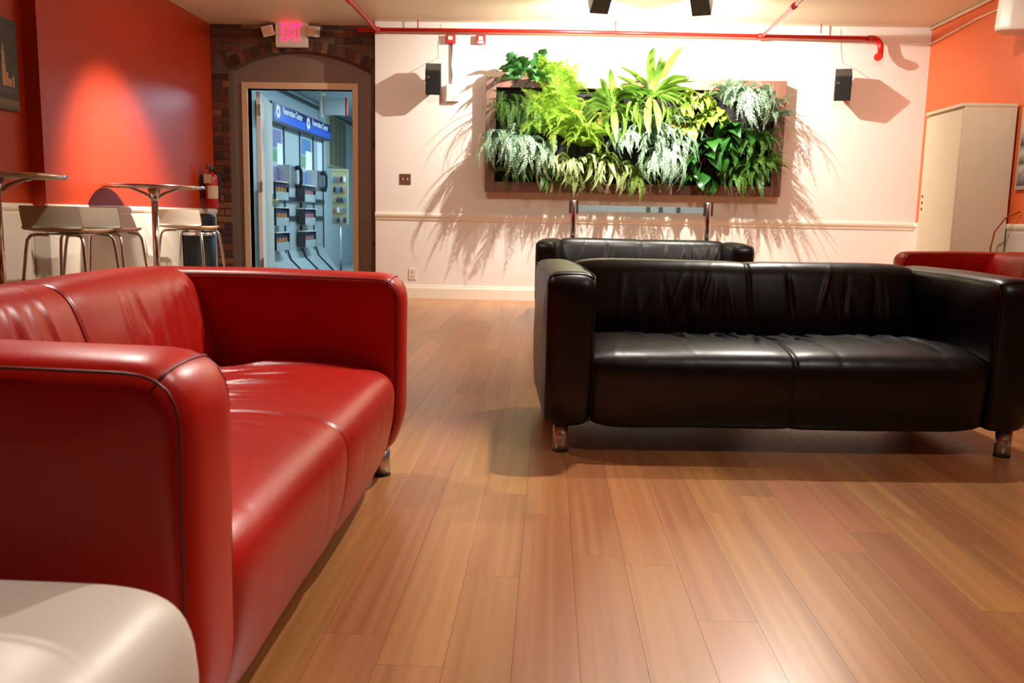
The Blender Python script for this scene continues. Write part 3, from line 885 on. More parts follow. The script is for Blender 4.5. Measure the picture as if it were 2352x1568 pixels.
# ------------------------------------------------------------------ exit sign with lamp heads
es = thing('exit_sign', 'white exit sign with red lettering above the arched doorway', 'sign', (-2.70, BR-0.06, 2.545))
hs = MB().box((-0.165, -0.03, 0), (0.165, 0.035, 0.245), 0.010).build('housing', M['white_plastic'], es)
MB().box((-0.03, 0.035, 0.06), (0.03, 0.058, 0.16), 0.003).build('wall_mount', M['white_plastic'], es)
def text_mesh(body, size, mat, parent, name, loc, rot, sx=1.0, extrude=0.0015, align='CENTER', bold=0.0):
    cu = bpy.data.curves.new(name, 'FONT'); cu.body = body; cu.size = size; cu.extrude = extrude
    cu.align_x = align; cu.align_y = 'CENTER'; cu.offset = bold
    tmp = bpy.data.objects.new(name, cu); COL.objects.link(tmp)
    dg = bpy.context.evaluated_depsgraph_get()
    me = bpy.data.meshes.new_from_object(tmp.evaluated_get(dg))
    bpy.data.objects.remove(tmp, do_unlink=True); bpy.data.curves.remove(cu)
    me.materials.clear(); me.materials.append(mat)
    o = new_obj(name, me, parent)
    o.location = loc; o.rotation_euler = rot; o.scale = (sx, 1, 1)
    return o
text_mesh('EXIT', 0.245, M['exit_red'], hs, 'exit_lettering', (0, -0.0325, 0.137), (R(90), 0, 0), 0.43, bold=0.005)
for sx, tilt in ((-1, R(-14)), (1, R(8))):
    hdo = MB()
    Mx = Matrix.Translation((sx*0.235, -0.04, 0.155)) @ Euler((R(14), tilt, sx*R(-8))).to_matrix().to_4x4()
    hdo.box((-0.058, -0.045, -0.052), (0.058, 0.045, 0.052), 0.012, M=Mx)
    q = hdo.build('lamp_head', M['white_plastic'], es)
    lens = MB().box((-0.046, -0.052, -0.040), (0.046, -0.044, 0.040), 0.003, M=Mx)
    lens.build('lens', M['lamp_glass'], q)
    MB().tube([(sx*0.16, -0.005, 0.14), (sx*0.185, -0.02, 0.15)], 0.012, 10).build('swivel', M['white_plastic'], q)

# ------------------------------------------------------------------ sprinkler pipes
sp = thing('sprinkler_pipe', 'red sprinkler pipe running under the ceiling with elbow and branches', 'pipe', (0, W-0.10, 2.683))
MB().tube([(-1.97, 0, 0), (0, 0, 0.002), (3.10, 0, -0.030)], 0.021, 14).build('main_pipe', M['red_pipe'], sp)
el = [(3.10+0.085*math.sin(a), 0.0, -0.030-0.085*(1-math.cos(a))) for a in np.linspace(0, PI/2, 8)]
el += [(3.185, -0.005, -0.14), (3.175, -0.03, -0.19), (3.14, -0.09, -0.215)]
MB().tube(el, 0.029, 14).build('elbow', M['red_pipe'], sp)
MB().tube([(3.155, -0.065, -0.208), (3.125, -0.115, -0.224)], 0.037, 14).build('coupling', M['red_pipe'], sp)
MB().tube([(3.06, 0, -0.029), (3.115, 0, -0.031)], 0.030, 14).build('coupling', M['red_pipe'], sp)
MB().tube([(-1.80, 0, 0), (-1.74, 0, 0)], 0.030, 14).build('coupling', M['red_pipe'], sp)
MB().tube([(-1.77, 0, 0), (-1.775, -1.3, 0.0), (-1.79, -5.2, 0.0)], 0.021, 14).build('branch_pipe', M['red_pipe'], sp)
MB().tube([(-1.777, -1.15, 0), (-1.778, -1.30, 0)], 0.029, 14).build('coupling', M['red_pipe'], sp)
MB().tube([(2.03, 0, -0.019), (2.01, -1.4, -0.019), (1.98, -5.0, -0.019)], 0.017, 14).build('branch_pipe', M['red_pipe'], sp)
MB().tube([(1.99, 0, -0.019), (2.07, 0, -0.02)], 0.029, 14).build('coupling', M['red_pipe'], sp)
MB().tube([(2.012, -1.12, -0.019), (2.01, -1.24, -0.019)], 0.026, 14).build('coupling', M['red_pipe'], sp)
for x in (-1.36, 0.6, 2.6):
    MB().tube([(x, 0, 0.015), (x, 0, 0.101)], 0.006, 8).build('hanger_rod', M['red_pipe'], sp)

# alarms, conduit, box
def alarm(label, x, z, white):
    t = thing('fire_alarm', label, 'alarm', (x, W-0.03, z), 0, 'red fire alarms on the white wall')
    MB().box((-0.05, -0.03, -0.042), (0.05, 0.03, 0.042), 0.006).build('housing', M['red_plastic'], t)
    MB().box((-0.022, -0.046, -0.012), (0.022, -0.029, 0.026), 0.006).build('strobe_lens', M['white_plastic'], t)
    if white: MB().box((-0.030, -0.034, -0.040), (0.030, -0.0295, -0.018), 0.001).build('label_strip', M['white_plastic'], t)
alarm('red fire alarm box on top of the grey conduit', -1.04, 2.612, False)
alarm('red fire alarm with white strobe strip on the bare wall', -0.735, 2.612, True)
cd = thing('conduit_box', 'white junction box at the foot of a thin grey conduit', 'junction box', (-1.013, W-0.03, 2.09))
MB().box((-0.066, -0.03, -0.084), (0.066, 0.03, 0.084), 0.006).build('box', M['white_plastic'], cd)
MB().box((-0.058, -0.034, -0.050), (0.058, -0.029, 0.076), 0.003).build('cover', M['white_plastic'], cd)
MB().tube([(-0.01, 0.012, 0.084), (-0.015, 0.012, 0.478)], 0.010, 10).build('conduit', M['steel'], cd)
sw = thing('light_switch', 'brown double light switch plate on the white wall', 'switch', (-1.499, W-0.004, 1.225))
MB().box((-0.058, -0.004, -0.054), (0.058, 0.004, 0.054), 0.003).build('plate', M['brown_plate'], sw)
for x in (-0.024, 0.024):
    MB().box((x-0.006, -0.013, -0.012), (x+0.006, -0.004, 0.012), 0.003).build('toggle', M['label_paper'], sw)
ol = thing('wall_outlet', 'white wall outlet just above the baseboard', 'outlet', (-1.42, W-0.004, 0.25))
MB().box((-0.038, -0.004, -0.058), (0.038, 0.004, 0.058), 0.003).build('plate', M['white_plastic'], ol)
for z in (-0.022, 0.022):
    MB().box((-0.016, -0.0065, z-0.013), (0.016, -0.0035, z+0.013), 0.002).build('socket', M['label_paper'], ol)

# wall speakers
def speaker(label, x, z, yaw, tilt, cable):
    t = thing('wall_speaker', label, 'speaker', (x, W-0.22, z), 0, 'black wall speakers')
    Mx = Euler((tilt, 0, yaw), 'XYZ').to_matrix().to_4x4()
    Mx = (Matrix.Rotation(yaw, 4, 'Z') @ Matrix.Rotation(tilt, 4, 'X'))
    bd = MB().box((-0.076, -0.10, -0.125), (0.076, 0.10, 0.125), 0.006, M=Mx).build('cabinet', M['black_metal'], t)
    MB().box((-0.068, -0.108, -0.117), (0.068, -0.099, 0.117), 0.004, M=Mx).build('grille', M['grille'], bd)
    MB().box((-0.058, -0.111, 0.052), (-0.034, -0.107, 0.066), 0.001, M=Mx).build('badge', M['steel'], bd)
    p = Mx @ Vector((0, 0.10, 0.0))
    MB().tube([p*0.9, p, (p.x, 0.19, p.z), (p.x, 0.214, p.z)], 0.013, 10).build('bracket_arm', M['black_metal'], t)
    MB().box((p.x-0.03, 0.208, p.z-0.04), (p.x+0.03, 0.22, p.z+0.04), 0.003).build('wall_plate', M['black_metal'], t)
    tp = Mx @ Vector((0.02, 0.09, 0.12))
    pts = [tp, tp+Vector((0.01, 0.08, 0.05)), (tp.x+0.015, 0.21, tp.z+0.10), (tp.x+0.0, 0.214, tp.z+0.2), (tp.x+cable, 0.214, 2.76-z)]
    MB().tube(pts, 0.0022, 6).build('speaker_wire', M['cable_white'], t)
speaker('black wall speaker beside the grey conduit', -1.185, 2.195, R(6), R(28), 0.03)
speaker('black wall speaker under the pipe elbow', 2.81, 2.195, R(-16), R(28), -0.02)

# ------------------------------------------------------------------ track spotlights
def spotlight(i, spec):
    label, pos, aim, watts, cone, blend, colr, rad, boxy = spec
    pos = Vector(pos); d = (Vector(aim)-pos).normalized()
    t = thing('track_spotlight', label, 'spotlight', (pos.x, pos.y, HC))
    q = d.to_track_quat('-Z', 'Y')
    if boxy:   # keep the box upright
        yaw = math.atan2(d.x, d.y)
        q = (Matrix.Rotation(-yaw, 3, 'Z') @ Matrix.Rotation(-R(90)+0, 3, 'X')).to_quaternion()
        el = math.asin(-d.z)
        q = (Matrix.Rotation(-yaw, 3, 'Z') @ Matrix.Rotation(R(90)-el, 3, 'X')).to_quaternion()
    L = 0.17
    Mx = Matrix.Translation(pos-Vector((pos.x, pos.y, HC))) @ q.to_matrix().to_4x4()
    hb = MB()
    w = 0.080 if boxy else 0.055
    if boxy:
        bx = [((-w, -w*0.95, -0.01), (w, w*0.95, L))]
        # five walls around the lamp so the light leaves only through the mouth
        hb.box((-w, -w, 0.05), (w, w, L), 0.006, M=Mx)
        hb.box((-w, -w, -0.02), (-w+0.008, w, 0.055), 0.002, M=Mx); hb.box((w-0.008, -w, -0.02), (w, w, 0.055), 0.002, M=Mx)
        hb.box((-w, -w, -0.02), (w, -w+0.008, 0.055), 0.002, M=Mx); hb.box((-w, w-0.008, -0.02), (w, w, 0.055), 0.002, M=Mx)
    else:
        pr = [(0.0, L), (w*0.75, L), (w, L*0.7), (w, -0.03), (w-0.006, -0.03), (w-0.006, 0.03), (0.0, 0.03)]
        tmp = MB().lathe(pr, 24); hb.add(tmp.v, tmp.f, True, M=Mx)
    head = hb.build('lamp_head', M['black_metal'], t)
    ln = MB(); tmp = MB().lathe([(0.0, 0.040), (w*0.72, 0.040), (w*0.72, 0.046), (0.0, 0.046)], 24); ln.add(tmp.v, tmp.f, False, M=Mx)
    ln.build('lens', M['lens_glow'], head)
    top = Mx @ Vector((0, 0, L*0.6))
    MB().tube([top, (top.x*0.5, top.y*0.5, -0.03), (0, 0, -0.004)], 0.012, 8).build('stem', M['black_metal'], t)
    MB().box((-0.05, -0.02, -0.02), (0.05, 0.02, 0.0), 0.004).build('track_adapter', M['black_metal'], t)
    ld = bpy.data.lights.new('spot_light', 'SPOT'); ld.energy = watts; ld.color = colr
    ld.spot_size = R(cone); ld.spot_blend = blend; ld.shadow_soft_size = rad
    lo = bpy.data.objects.new('spot_light', ld); COL.objects.link(lo); lo.parent = t
    lo.location = (Mx @ Vector((0, 0, 0.0))); lo.rotation_mode = 'QUATERNION'; lo.rotation_quaternion = d.to_track_quat('-Z', 'Y')
for i, s in enumerate(SPOTS): spotlight(i, s)

# ------------------------------------------------------------------ stanchions with belt
X1, X2, YS = 0.226, 1.497, 8.30
def stanchion(label, x, belt_to=None):
    t = thing('barrier_post', label, 'barrier', (x, YS, 0))
    MB().lathe([(0.0, 0.0), (0.165, 0.0), (0.165, 0.008), (0.06, 0.035), (0.036, 0.05), (0.0, 0.05)], 36).build('base', M['chrome'], t)
    MB().lathe([(0.0, 0.045), (0.0315, 0.045), (0.0315, 1.022), (0.028, 1.03), (0.0, 1.03)], 28).build('post', M['chrome'], t)
    h = MB()
    h.box((-0.043, -0.022, 0.905), (-0.024, 0.022, 1.03), 0.003); h.box((0.024, -0.022, 0.905), (0.043, 0.022, 1.03), 0.003)
    h.build('belt_head', M['black_plastic'], t)
    if belt_to:
        b = MB().box((0.043, -0.0015, 0.928), (belt_to-x-0.043, 0.0015, 0.985)).build('belt', M['belt'], t)
        for q in (0.56, 0.66, 0.80):
            MB().box((0.043+(belt_to-x-0.086)*q-0.02, -0.0028, 0.932), (0.043+(belt_to-x-0.086)*q+0.02, 0.0028, 0.981)).build('belt_print', M['kiosk_dark'], b)
stanchion('chrome barrier post feeding out the grey belt', X1, X2)
stanchion('chrome barrier post receiving the end of the grey belt', X2)

# ------------------------------------------------------------------ tall cabinet, cable, right-hand fixtures
cb = thing('tall_cabinet', 'tall cream cabinet with a single door against the orange wall', 'cabinet', (3.475, 7.48, 0))
MB().box((-0.205, -0.33, 0.0), (0.2, 0.33, 1.80), 0.003).build('carcass', M['cabinet'], cb)
MB().box((-0.232, -0.335, 1.80), (0.2, 0.335, 1.825), 0.003).build('top_panel', M['cabinet'], cb)
dd = MB().box((-0.226, -0.322, 0.06), (-0.206, 0.322, 1.775), 0.003).build('door', M['cabinet'], cb)
for z in (1.00, 1.055, 1.11):
    MB().box((-0.232, 0.262, z-0.010), (-0.2255, 0.282, z+0.010), 0.002).build('lock', M['kiosk_dark'], dd)
cbl = MB().tube([(3.688, 6.98, 0.98), (3.60, 7.02, 0.93), (3.545, 7.06, 0.82), (3.53, 7.07, 0.68), (3.56, 7.07, 0.56), (3.60, 7.08, 0.40), (3.63, 7.09, 0.10), (3.65, 7.09, 0.004)], 0.006, 8).build('power_cable', M['cable_red'])
tag(cbl, 'red cable looping down in front of the tall cabinet', 'cable')
def wall_run(name, pts, r, mat, label):
    tag(MB().tube(pts, r, 8).build(name, mat), label, 'cable')
wall_run('ceiling_conduit', [(XR-0.02, W-0.02, HC-0.018), (XR-0.02, 6.0, HC-0.018), (XR-0.02, 1.0, HC-0.018)], 0.016, M['cable_white'], 'white conduit along the top edge of the orange wall')
wall_run('wall_cable', [(3.45, W-0.012, 2.63), (3.66, W-0.014, 2.622), (XR-0.016, W-0.06, 2.622), (XR-0.012, 8.0, 2.66), (XR-0.012, 7.2, 2.645), (XR-0.012, 6.4, 2.625), (XR-0.012, 4.5, 2.62), (XR-0.012, 1.5, 2.62)], 0.008, M['cable_white'], 'white cable sagging along the orange wall')
wf = thing('wall_fixture', 'white plastic fixture with a slanted underside high on the orange wall', 'fixture', (XR, 7.16, 2.49))
b_ = [(-0.0, 0.13), (-0.20, 0.13), (-0.27, 0.085), (-0.275, 0.045), (-0.16, -0.085), (-0.10, -0.10), (0.0, -0.10)]
b_ = [(p.x, p.y) for p in round_poly(b_, 0.014, 4)]
mb = MB()
for k, (yy, ins) in enumerate(((-0.24, 0.05), (-0.22, 0.012), (-0.19, 0), (0.19, 0), (0.22, 0.012), (0.24, 0.05))):
    pass
sec = [(-0.20, 0.93), (-0.19, 0.99), (-0.17, 1.0), (0.05, 0.95), (0.12, 0.86), (0.15, 0.70)]
V = []
for yy, s_ in sec:
    for (a, b) in b_: V.append((a*s_ if True else a, yy, 0.015+(b-0.015)*s_))
grid_mesh('housing', V, len(sec), len(b_), M['white_plastic'], wf, wrap_v=True, cap=True)
MB().lathe([(0.0, 0.0), (0.085, 0.0), (0.085, 0.01), (0.0, 0.012)], 24, (0, 0, 0)).build('front_grille', M['taupe'], wf)
g_ = wf.children[-1]; g_.rotation_euler = (R(90), 0, 0); g_.location = (-0.11, -0.1995, 0.03)

# framed pictures
pc = thing('wall_picture', 'dark city night canvas on the red wall', 'picture', (XREC, 5.72, 1.50))
MB().box((0.0, -0.20, 0.0), (0.035, 0.20, 0.60), 0.004).build('canvas', M['photo_night'], pc)
tw = MB()
for (y0, y1, z0, z1) in ((0.02, 0.062, 0.16, 0.30), (0.026, 0.056, 0.30, 0.38), (0.034, 0.048, 0.38, 0.43), (0.064, 0.085, 0.16, 0.25), (0.08, 0.12, 0.16, 0.21), (0.13, 0.15, 0.16, 0.23), (-0.08, -0.02, 0.16, 0.22), (-0.18, -0.10, 0.16, 0.25)):
    tw.box((0.0352, y0, z0), (0.0358, y1, z1))
tw.build('tower_print', M['photo_tower'], pc)
pr_ = thing('framed_photo', 'grey framed panel of black and white photographs on the orange wall', 'picture', (XR, 6.78, 1.15))
MB().box((-0.03, -0.30, 0.0), (0.0, 0.30, 0.64), 0.004).build('frame', M['steel'], pr_)
MB().box((-0.033, -0.27, 0.03), (-0.029, 0.27, 0.61)).build('photo_sheet', M['photo_strips'], pr_)

# ------------------------------------------------------------------ living wall: planter
GX0, GX1, GZ0, GZ1 = -0.666, 2.295, 1.112, 2.236
GD = 0.15                      # planter depth
pl = thing('planter_box', 'brown framed planter box hung on the white wall full of green plants', 'planter', ((GX0+GX1)/2, W, GZ0))
gw, gh = (GX1-GX0)/2, GZ1-GZ0
FB = 0.10
def gp(name, lo, hi, mat, bev=0.004): return MB().box(lo, hi, bev).build(name, mat, pl)
gp('frame_side', (-gw, -GD, 0), (-gw+FB, -0.002, gh), M['frame_brown'])
gp('frame_side', (gw-FB, -GD, 0), (gw, -0.002, gh), M['frame_brown'])
gp('frame_top', (-gw+FB, -GD, gh-FB), (gw-FB, -0.002, gh), M['frame_brown'])
gp('frame_bottom', (-gw+FB, -GD, 0), (gw-FB, -0.002, FB), M['frame_brown'])
gp('felt_backing', (-gw+FB, -GD*0.45, FB), (gw-FB, -0.004, gh-FB), M['felt'], 0)
for r_ in range(4):
    for c_ in range(10):
        x0 = -gw+FB+0.006+c_*(2*gw-2*FB)/10; x1 = x0+(2*gw-2*FB)/10-0.012
        z0 = FB+0.02+r_*(gh-2*FB)/4; z1 = z0+0.15
        MB().add([(x0, -GD*0.45, z0), (x1, -GD*0.45, z0), (x0+0.01, -GD*0.45-0.05, z1), (x1-0.01, -GD*0.45-0.05, z1), (x0, -GD*0.45+0.004, z1), (x1, -GD*0.45+0.004, z1)],
                 [(0, 1, 3, 2), (2, 3, 5, 4), (0, 2, 4), (1, 5, 3)]).build('felt_pocket', M['felt'], pl)

# leaf meshes -------------------------------------------------------
def curve_pts(L, e0, droop, n, power=1.0):
    pts = [Vector((0, 0, 0))]; ang = []
    for i in range(n):
        t = (i+0.5)/n
        a = e0-droop*t**power; ang.append(a)
        pts.append(pts[-1]+Vector((math.cos(a), 0, math.sin(a)))*(L/n))
    ang.append(ang[-1])
    return pts, ang

def frond_mesh(name, L, pairs, ll, lw, e0, droop, mat, seed, sweep=0.5, shape=0.6, notch=0, hang=0.2, power=1.0):
    g = random.Random(seed)
    n = pairs
    pts, ang = curve_pts(L, e0, droop, n, power)
    v = []; f = []
    # rachis ribbon
    for i, p in enumerate(pts):
        w = 0.0030*(1-0.7*i/n)
        v += [p+Vector((0, w, 0)), p-Vector((0, w, 0)), p+Vector((0, 0, -w))]
    for i in range(n):
        a = i*3
        f += [(a, a+3, a+4, a+1), (a+1, a+4, a+5, a+2), (a+2, a+5, a+3, a)]
    for i in range(1, n+1):
        t = i/n
        prof = (math.sin(PI*min(1, t**shape*0.93+0.07)))**0.75
        l = ll*max(0.12, prof)*g.uniform(0.85, 1.12)
        w = lw*max(0.35, prof)*g.uniform(0.85, 1.1)
        a = ang[i]; tx = Vector((math.cos(a), 0, math.sin(a))); up = Vector((-math.sin(a), 0, math.cos(a)))
        for s in (-1, 1):
            sw = sweep+0.35*t+g.uniform(-0.1, 0.1)
            d = (tx*math.sin(sw)+Vector((0, s, 0))*math.cos(sw)+up*g.uniform(-0.05, 0.25)).normalized()
            c = tx*math.cos(sw)-Vector((0, s, 0))*math.sin(sw)
            p = pts[i]
            k = len(v)
            m1 = p+d*l*0.42; m2 = p+d*l*0.75+Vector((0, 0, -hang*l*0.18)); tip = p+d*l+Vector((0, 0, -hang*l*0.5))
            v += [p-c*w*0.25, p+c*w*0.25, m1-c*w*0.55, m1+c*w*0.5+up*0.002, m2-c*w*0.38, m2+c*w*0.36, tip]
            f += [(k, k+2, k+3, k+1), (k+2, k+4, k+5, k+3), (k+4, k+6, k+5)]
    me = bpy.data.meshes.new(name); me.from_pydata([tuple(p) for p in v], [], f)
    me.polygons.foreach_set('use_smooth', [True]*len(f)); me.materials.append(mat); me.update()
    return me

def blade_mesh(name, L, wmax, e0, droop, mat, seed, shape='strap', fold=0.25, petiole=0.0, nl=14, wave=0.0, lobes=0, power=1.0):
    g = random.Random(seed)
    pts, ang = curve_pts(L, e0, droop, nl, power)
    nw = 5; v = []; f = []; att = []
    ph = g.uniform(0, 6)
    for i, p in enumerate(pts):
        t = i/nl
        q = (t-petiole)/(1-petiole) if t > petiole else -1
        if q < 0: w = 0.004
        elif shape == 'strap': w = wmax*min(1, 0.30+1.6*q)*(1 if q < 0.55 else max(0.02, math.cos((q-0.55)/0.45*PI/2)))
        else: w = max(0.003, wmax*math.sin(PI*q**0.72)**0.85)
        if lobes and q > 0.05: w *= 1-0.42*abs(math.sin(q*PI*lobes))**2
        a = ang[i]; up = Vector((-math.sin(a), 0, math.cos(a)))
        for j in range(nw):
            s = -1+2*j/(nw-1)
            wv = wave*w*math.sin(q*16+ph+s)*abs(s) if q > 0 else 0
            v.append(p+Vector((0, s*w, 0))+up*(abs(s)*w*fold+wv)); att.append(abs(s))
    for i in range(nl):
        for j in range(nw-1):
            a = i*nw+j; f.append((a, a+nw, a+nw+1, a+1))
    me = bpy.data.meshes.new(name); me.from_pydata([tuple(p) for p in v], [], f)
    me.polygons.foreach_set('use_smooth', [True]*len(f))
    at = me.attributes.new('across', 'FLOAT', 'POINT'); at.data.foreach_set('value', att)
    me.materials.append(mat); me.update()
    return me

L_ = {}
L_['lime'] = mat_leaf('leaf_lime', srgb(132, 178, 50), srgb(196, 222, 96), 0.45, 0.5)
L_['nest'] = mat_leaf('leaf_nest', srgb(92, 136, 44), srgb(148, 184, 76), 0.35, 0.4, 0.5, srgb(104, 146, 50))
L_['blue'] = mat_leaf('leaf_blue', srgb(112, 148, 112), srgb(180, 204, 172), 0.45, 0.3)
L_['dark'] = mat_leaf('leaf_dark', srgb(30, 74, 26), srgb(58, 112, 40), 0.3, 0.25)
L_['philo'] = mat_leaf('leaf_philodendron', srgb(46, 104, 48), srgb(92, 146, 84), 0.3, 0.3)
L_['fine'] = mat_leaf('leaf_fine_fern', srgb(42, 78, 22), srgb(92, 128, 52), 0.5, 0.3)
L_['olive'] = mat_leaf('leaf_olive', srgb(80, 104, 32), srgb(136, 160, 66), 0.45, 0.4)
L_['fern'] = mat_leaf('leaf_fern', srgb(56, 104, 34), srgb(110, 152, 62), 0.45, 0.3)
L_['cream'] = mat_leaf('leaf_cream', srgb(92, 128, 62), srgb(140, 164, 92), 0.4, 0.35, 0.9, srgb(204, 206, 150))
L_['croton'] = mat_leaf('leaf_croton', srgb(84, 146, 44), srgb(160, 192, 76), 0.35, 0.4, 0.35, srgb(206, 190, 84))
L_['rust'] = mat_leaf('leaf_rust', srgb(120, 74, 44), srgb(176, 118, 70), 0.5, 0.3)
FR = {
 'lime': [frond_mesh('frond', 0.40, 30, 0.070, 0.0105, 0.6, 0.9+0.4*k, L_['lime'], 40+k, 0.45) for k in range(4)],
 'blue': [frond_mesh('frond', 0.42, 20, 0.062, 0.0125, 0.6, 1.1+0.45*k, L_['blue'], 60+k, 0.7, notch=1, hang=0.5) for k in range(4)],
 'bluehang': [frond_mesh('frond', 0.46, 22, 0.058, 0.0125, 0.7, 2.3+0.3*k, L_['blue'], 360+k, 0.7, hang=0.5) for k in range(4)],
 'fine': [frond_mesh('frond', 0.42, 34, 0.030, 0.006, 0.2, 1.9+0.25*k, L_['fine'], 80+k, 0.5, hang=0.8) for k in range(4)],
 'olive': [frond_mesh('frond', 0.28, 22, 0.040, 0.008, 0.5, 1.2+0.4*k, L_['olive'], 100+k, 0.5) for k in range(4)],
 'fern': [frond_mesh('frond', 0.34, 28, 0.045, 0.0085, 0.5, 1.2+0.4*k, L_['fern'], 120+k, 0.5) for k in range(4)],
 'nest': [blade_mesh('leaf', 0.46, 0.030, 0.15, 0.75+0.35*k, L_['nest'], 140+k, 'strap', 0.3, wave=0.12) for k in range(4)],
 'philo': [blade_mesh('leaf', 0.40, 0.062, 0.6, 1.6+0.3*k, L_['philo'], 160+k, 'ovate', 0.18, 0.30, 18, 0.1, 4) for k in range(3)],
 'broad': [blade_mesh('leaf', 0.34, 0.052, 0.5, 1.5+0.4*k, L_['dark'], 180+k, 'ovate', 0.2, 0.35, 16, 0.06) for k in range(4)],
 'cream': [blade_mesh('leaf', 0.34, 0.020, 0.5, 2.2+0.3*k, L_['cream'], 200+k, 'ovate', 0.2, 0.25, 14, 0.05) for k in range(4)],
 'croton': [blade_mesh('leaf', 0.22, 0.032, 0.6, 1.6+0.4*k, L_['croton'], 220+k, 'ovate', 0.2, 0.25, 12, 0.1) for k in range(4)],
 'rust': [blade_mesh('leaf', 0.16, 0.020, 0.5, 1.6+0.4*k, L_['rust'], 240+k, 'ovate', 0.2, 0.25, 10, 0.1) for k in range(3)],
}
stem_me = MB().tube([(0, 0.05, -0.03), (0, 0.0, 0.0), (0, -0.02, 0.012)], [0.014, 0.016, 0.008], 8).mesh('crown')
stem_me.materials.append(L_['olive'])
grg = random.Random(2024)
def put_leaf(plant, me, d, sc, off=(0, 0, 0), roll=0.0):
    d = Vector(d).normalized()
    ref = Vector((0, 0.55, 1.0)); z = (ref-d*ref.dot(d)).normalized(); y = z.cross(d)
    Mr = Matrix((d, y, z)).transposed()
    o = new_obj(me.name.split('.')[0], me, plant)
    o.rotation_euler = (Mr @ Matrix.Rotation(roll, 3, 'X')).to_euler()
    o.scale = (sc, sc, sc); o.location = off
def plant(name, label, kind, x, z, n, spread=1.0, up=0.25, sc=1.0, out=1.0, yb=None, cat='plant', group=None, radial=False):
    n = int(n*(1.9 if kind in ('lime', 'blue', 'bluehang', 'fine', 'olive', 'fern') else 1.4)); sc *= 1.22
    y = W-GD*0.75 if yb is None else yb
    t = thing(name, label, cat, (x, y, z), 0, group)
    new_obj('crown', stem_me, t)
    vs = FR[kind]
    for i in range(n):
        me = vs[grg.randrange(len(vs))]
        if radial:      # rosette facing out and up
            a = 2*PI*(i+grg.uniform(-0.25, 0.25))/n
            tilt = grg.uniform(0.25, 0.85)
            d = Vector((math.cos(a)*spread, -out*tilt, math.sin(a)*0.8+up))
        else:
            a = -1+2*(i+0.5)/n+grg.uniform(-0.25, 0.25)
            d = Vector((a*spread, -out*grg.uniform(0.35, 1.0), up+grg.uniform(-0.35, 0.45)))
        put_leaf(t, me, d, sc*grg.uniform(0.78, 1.15), (grg.uniform(-0.03, 0.03), grg.uniform(-0.03, 0.01), grg.uniform(-0.03, 0.03)), grg.uniform(-0.35, 0.35))
    return t
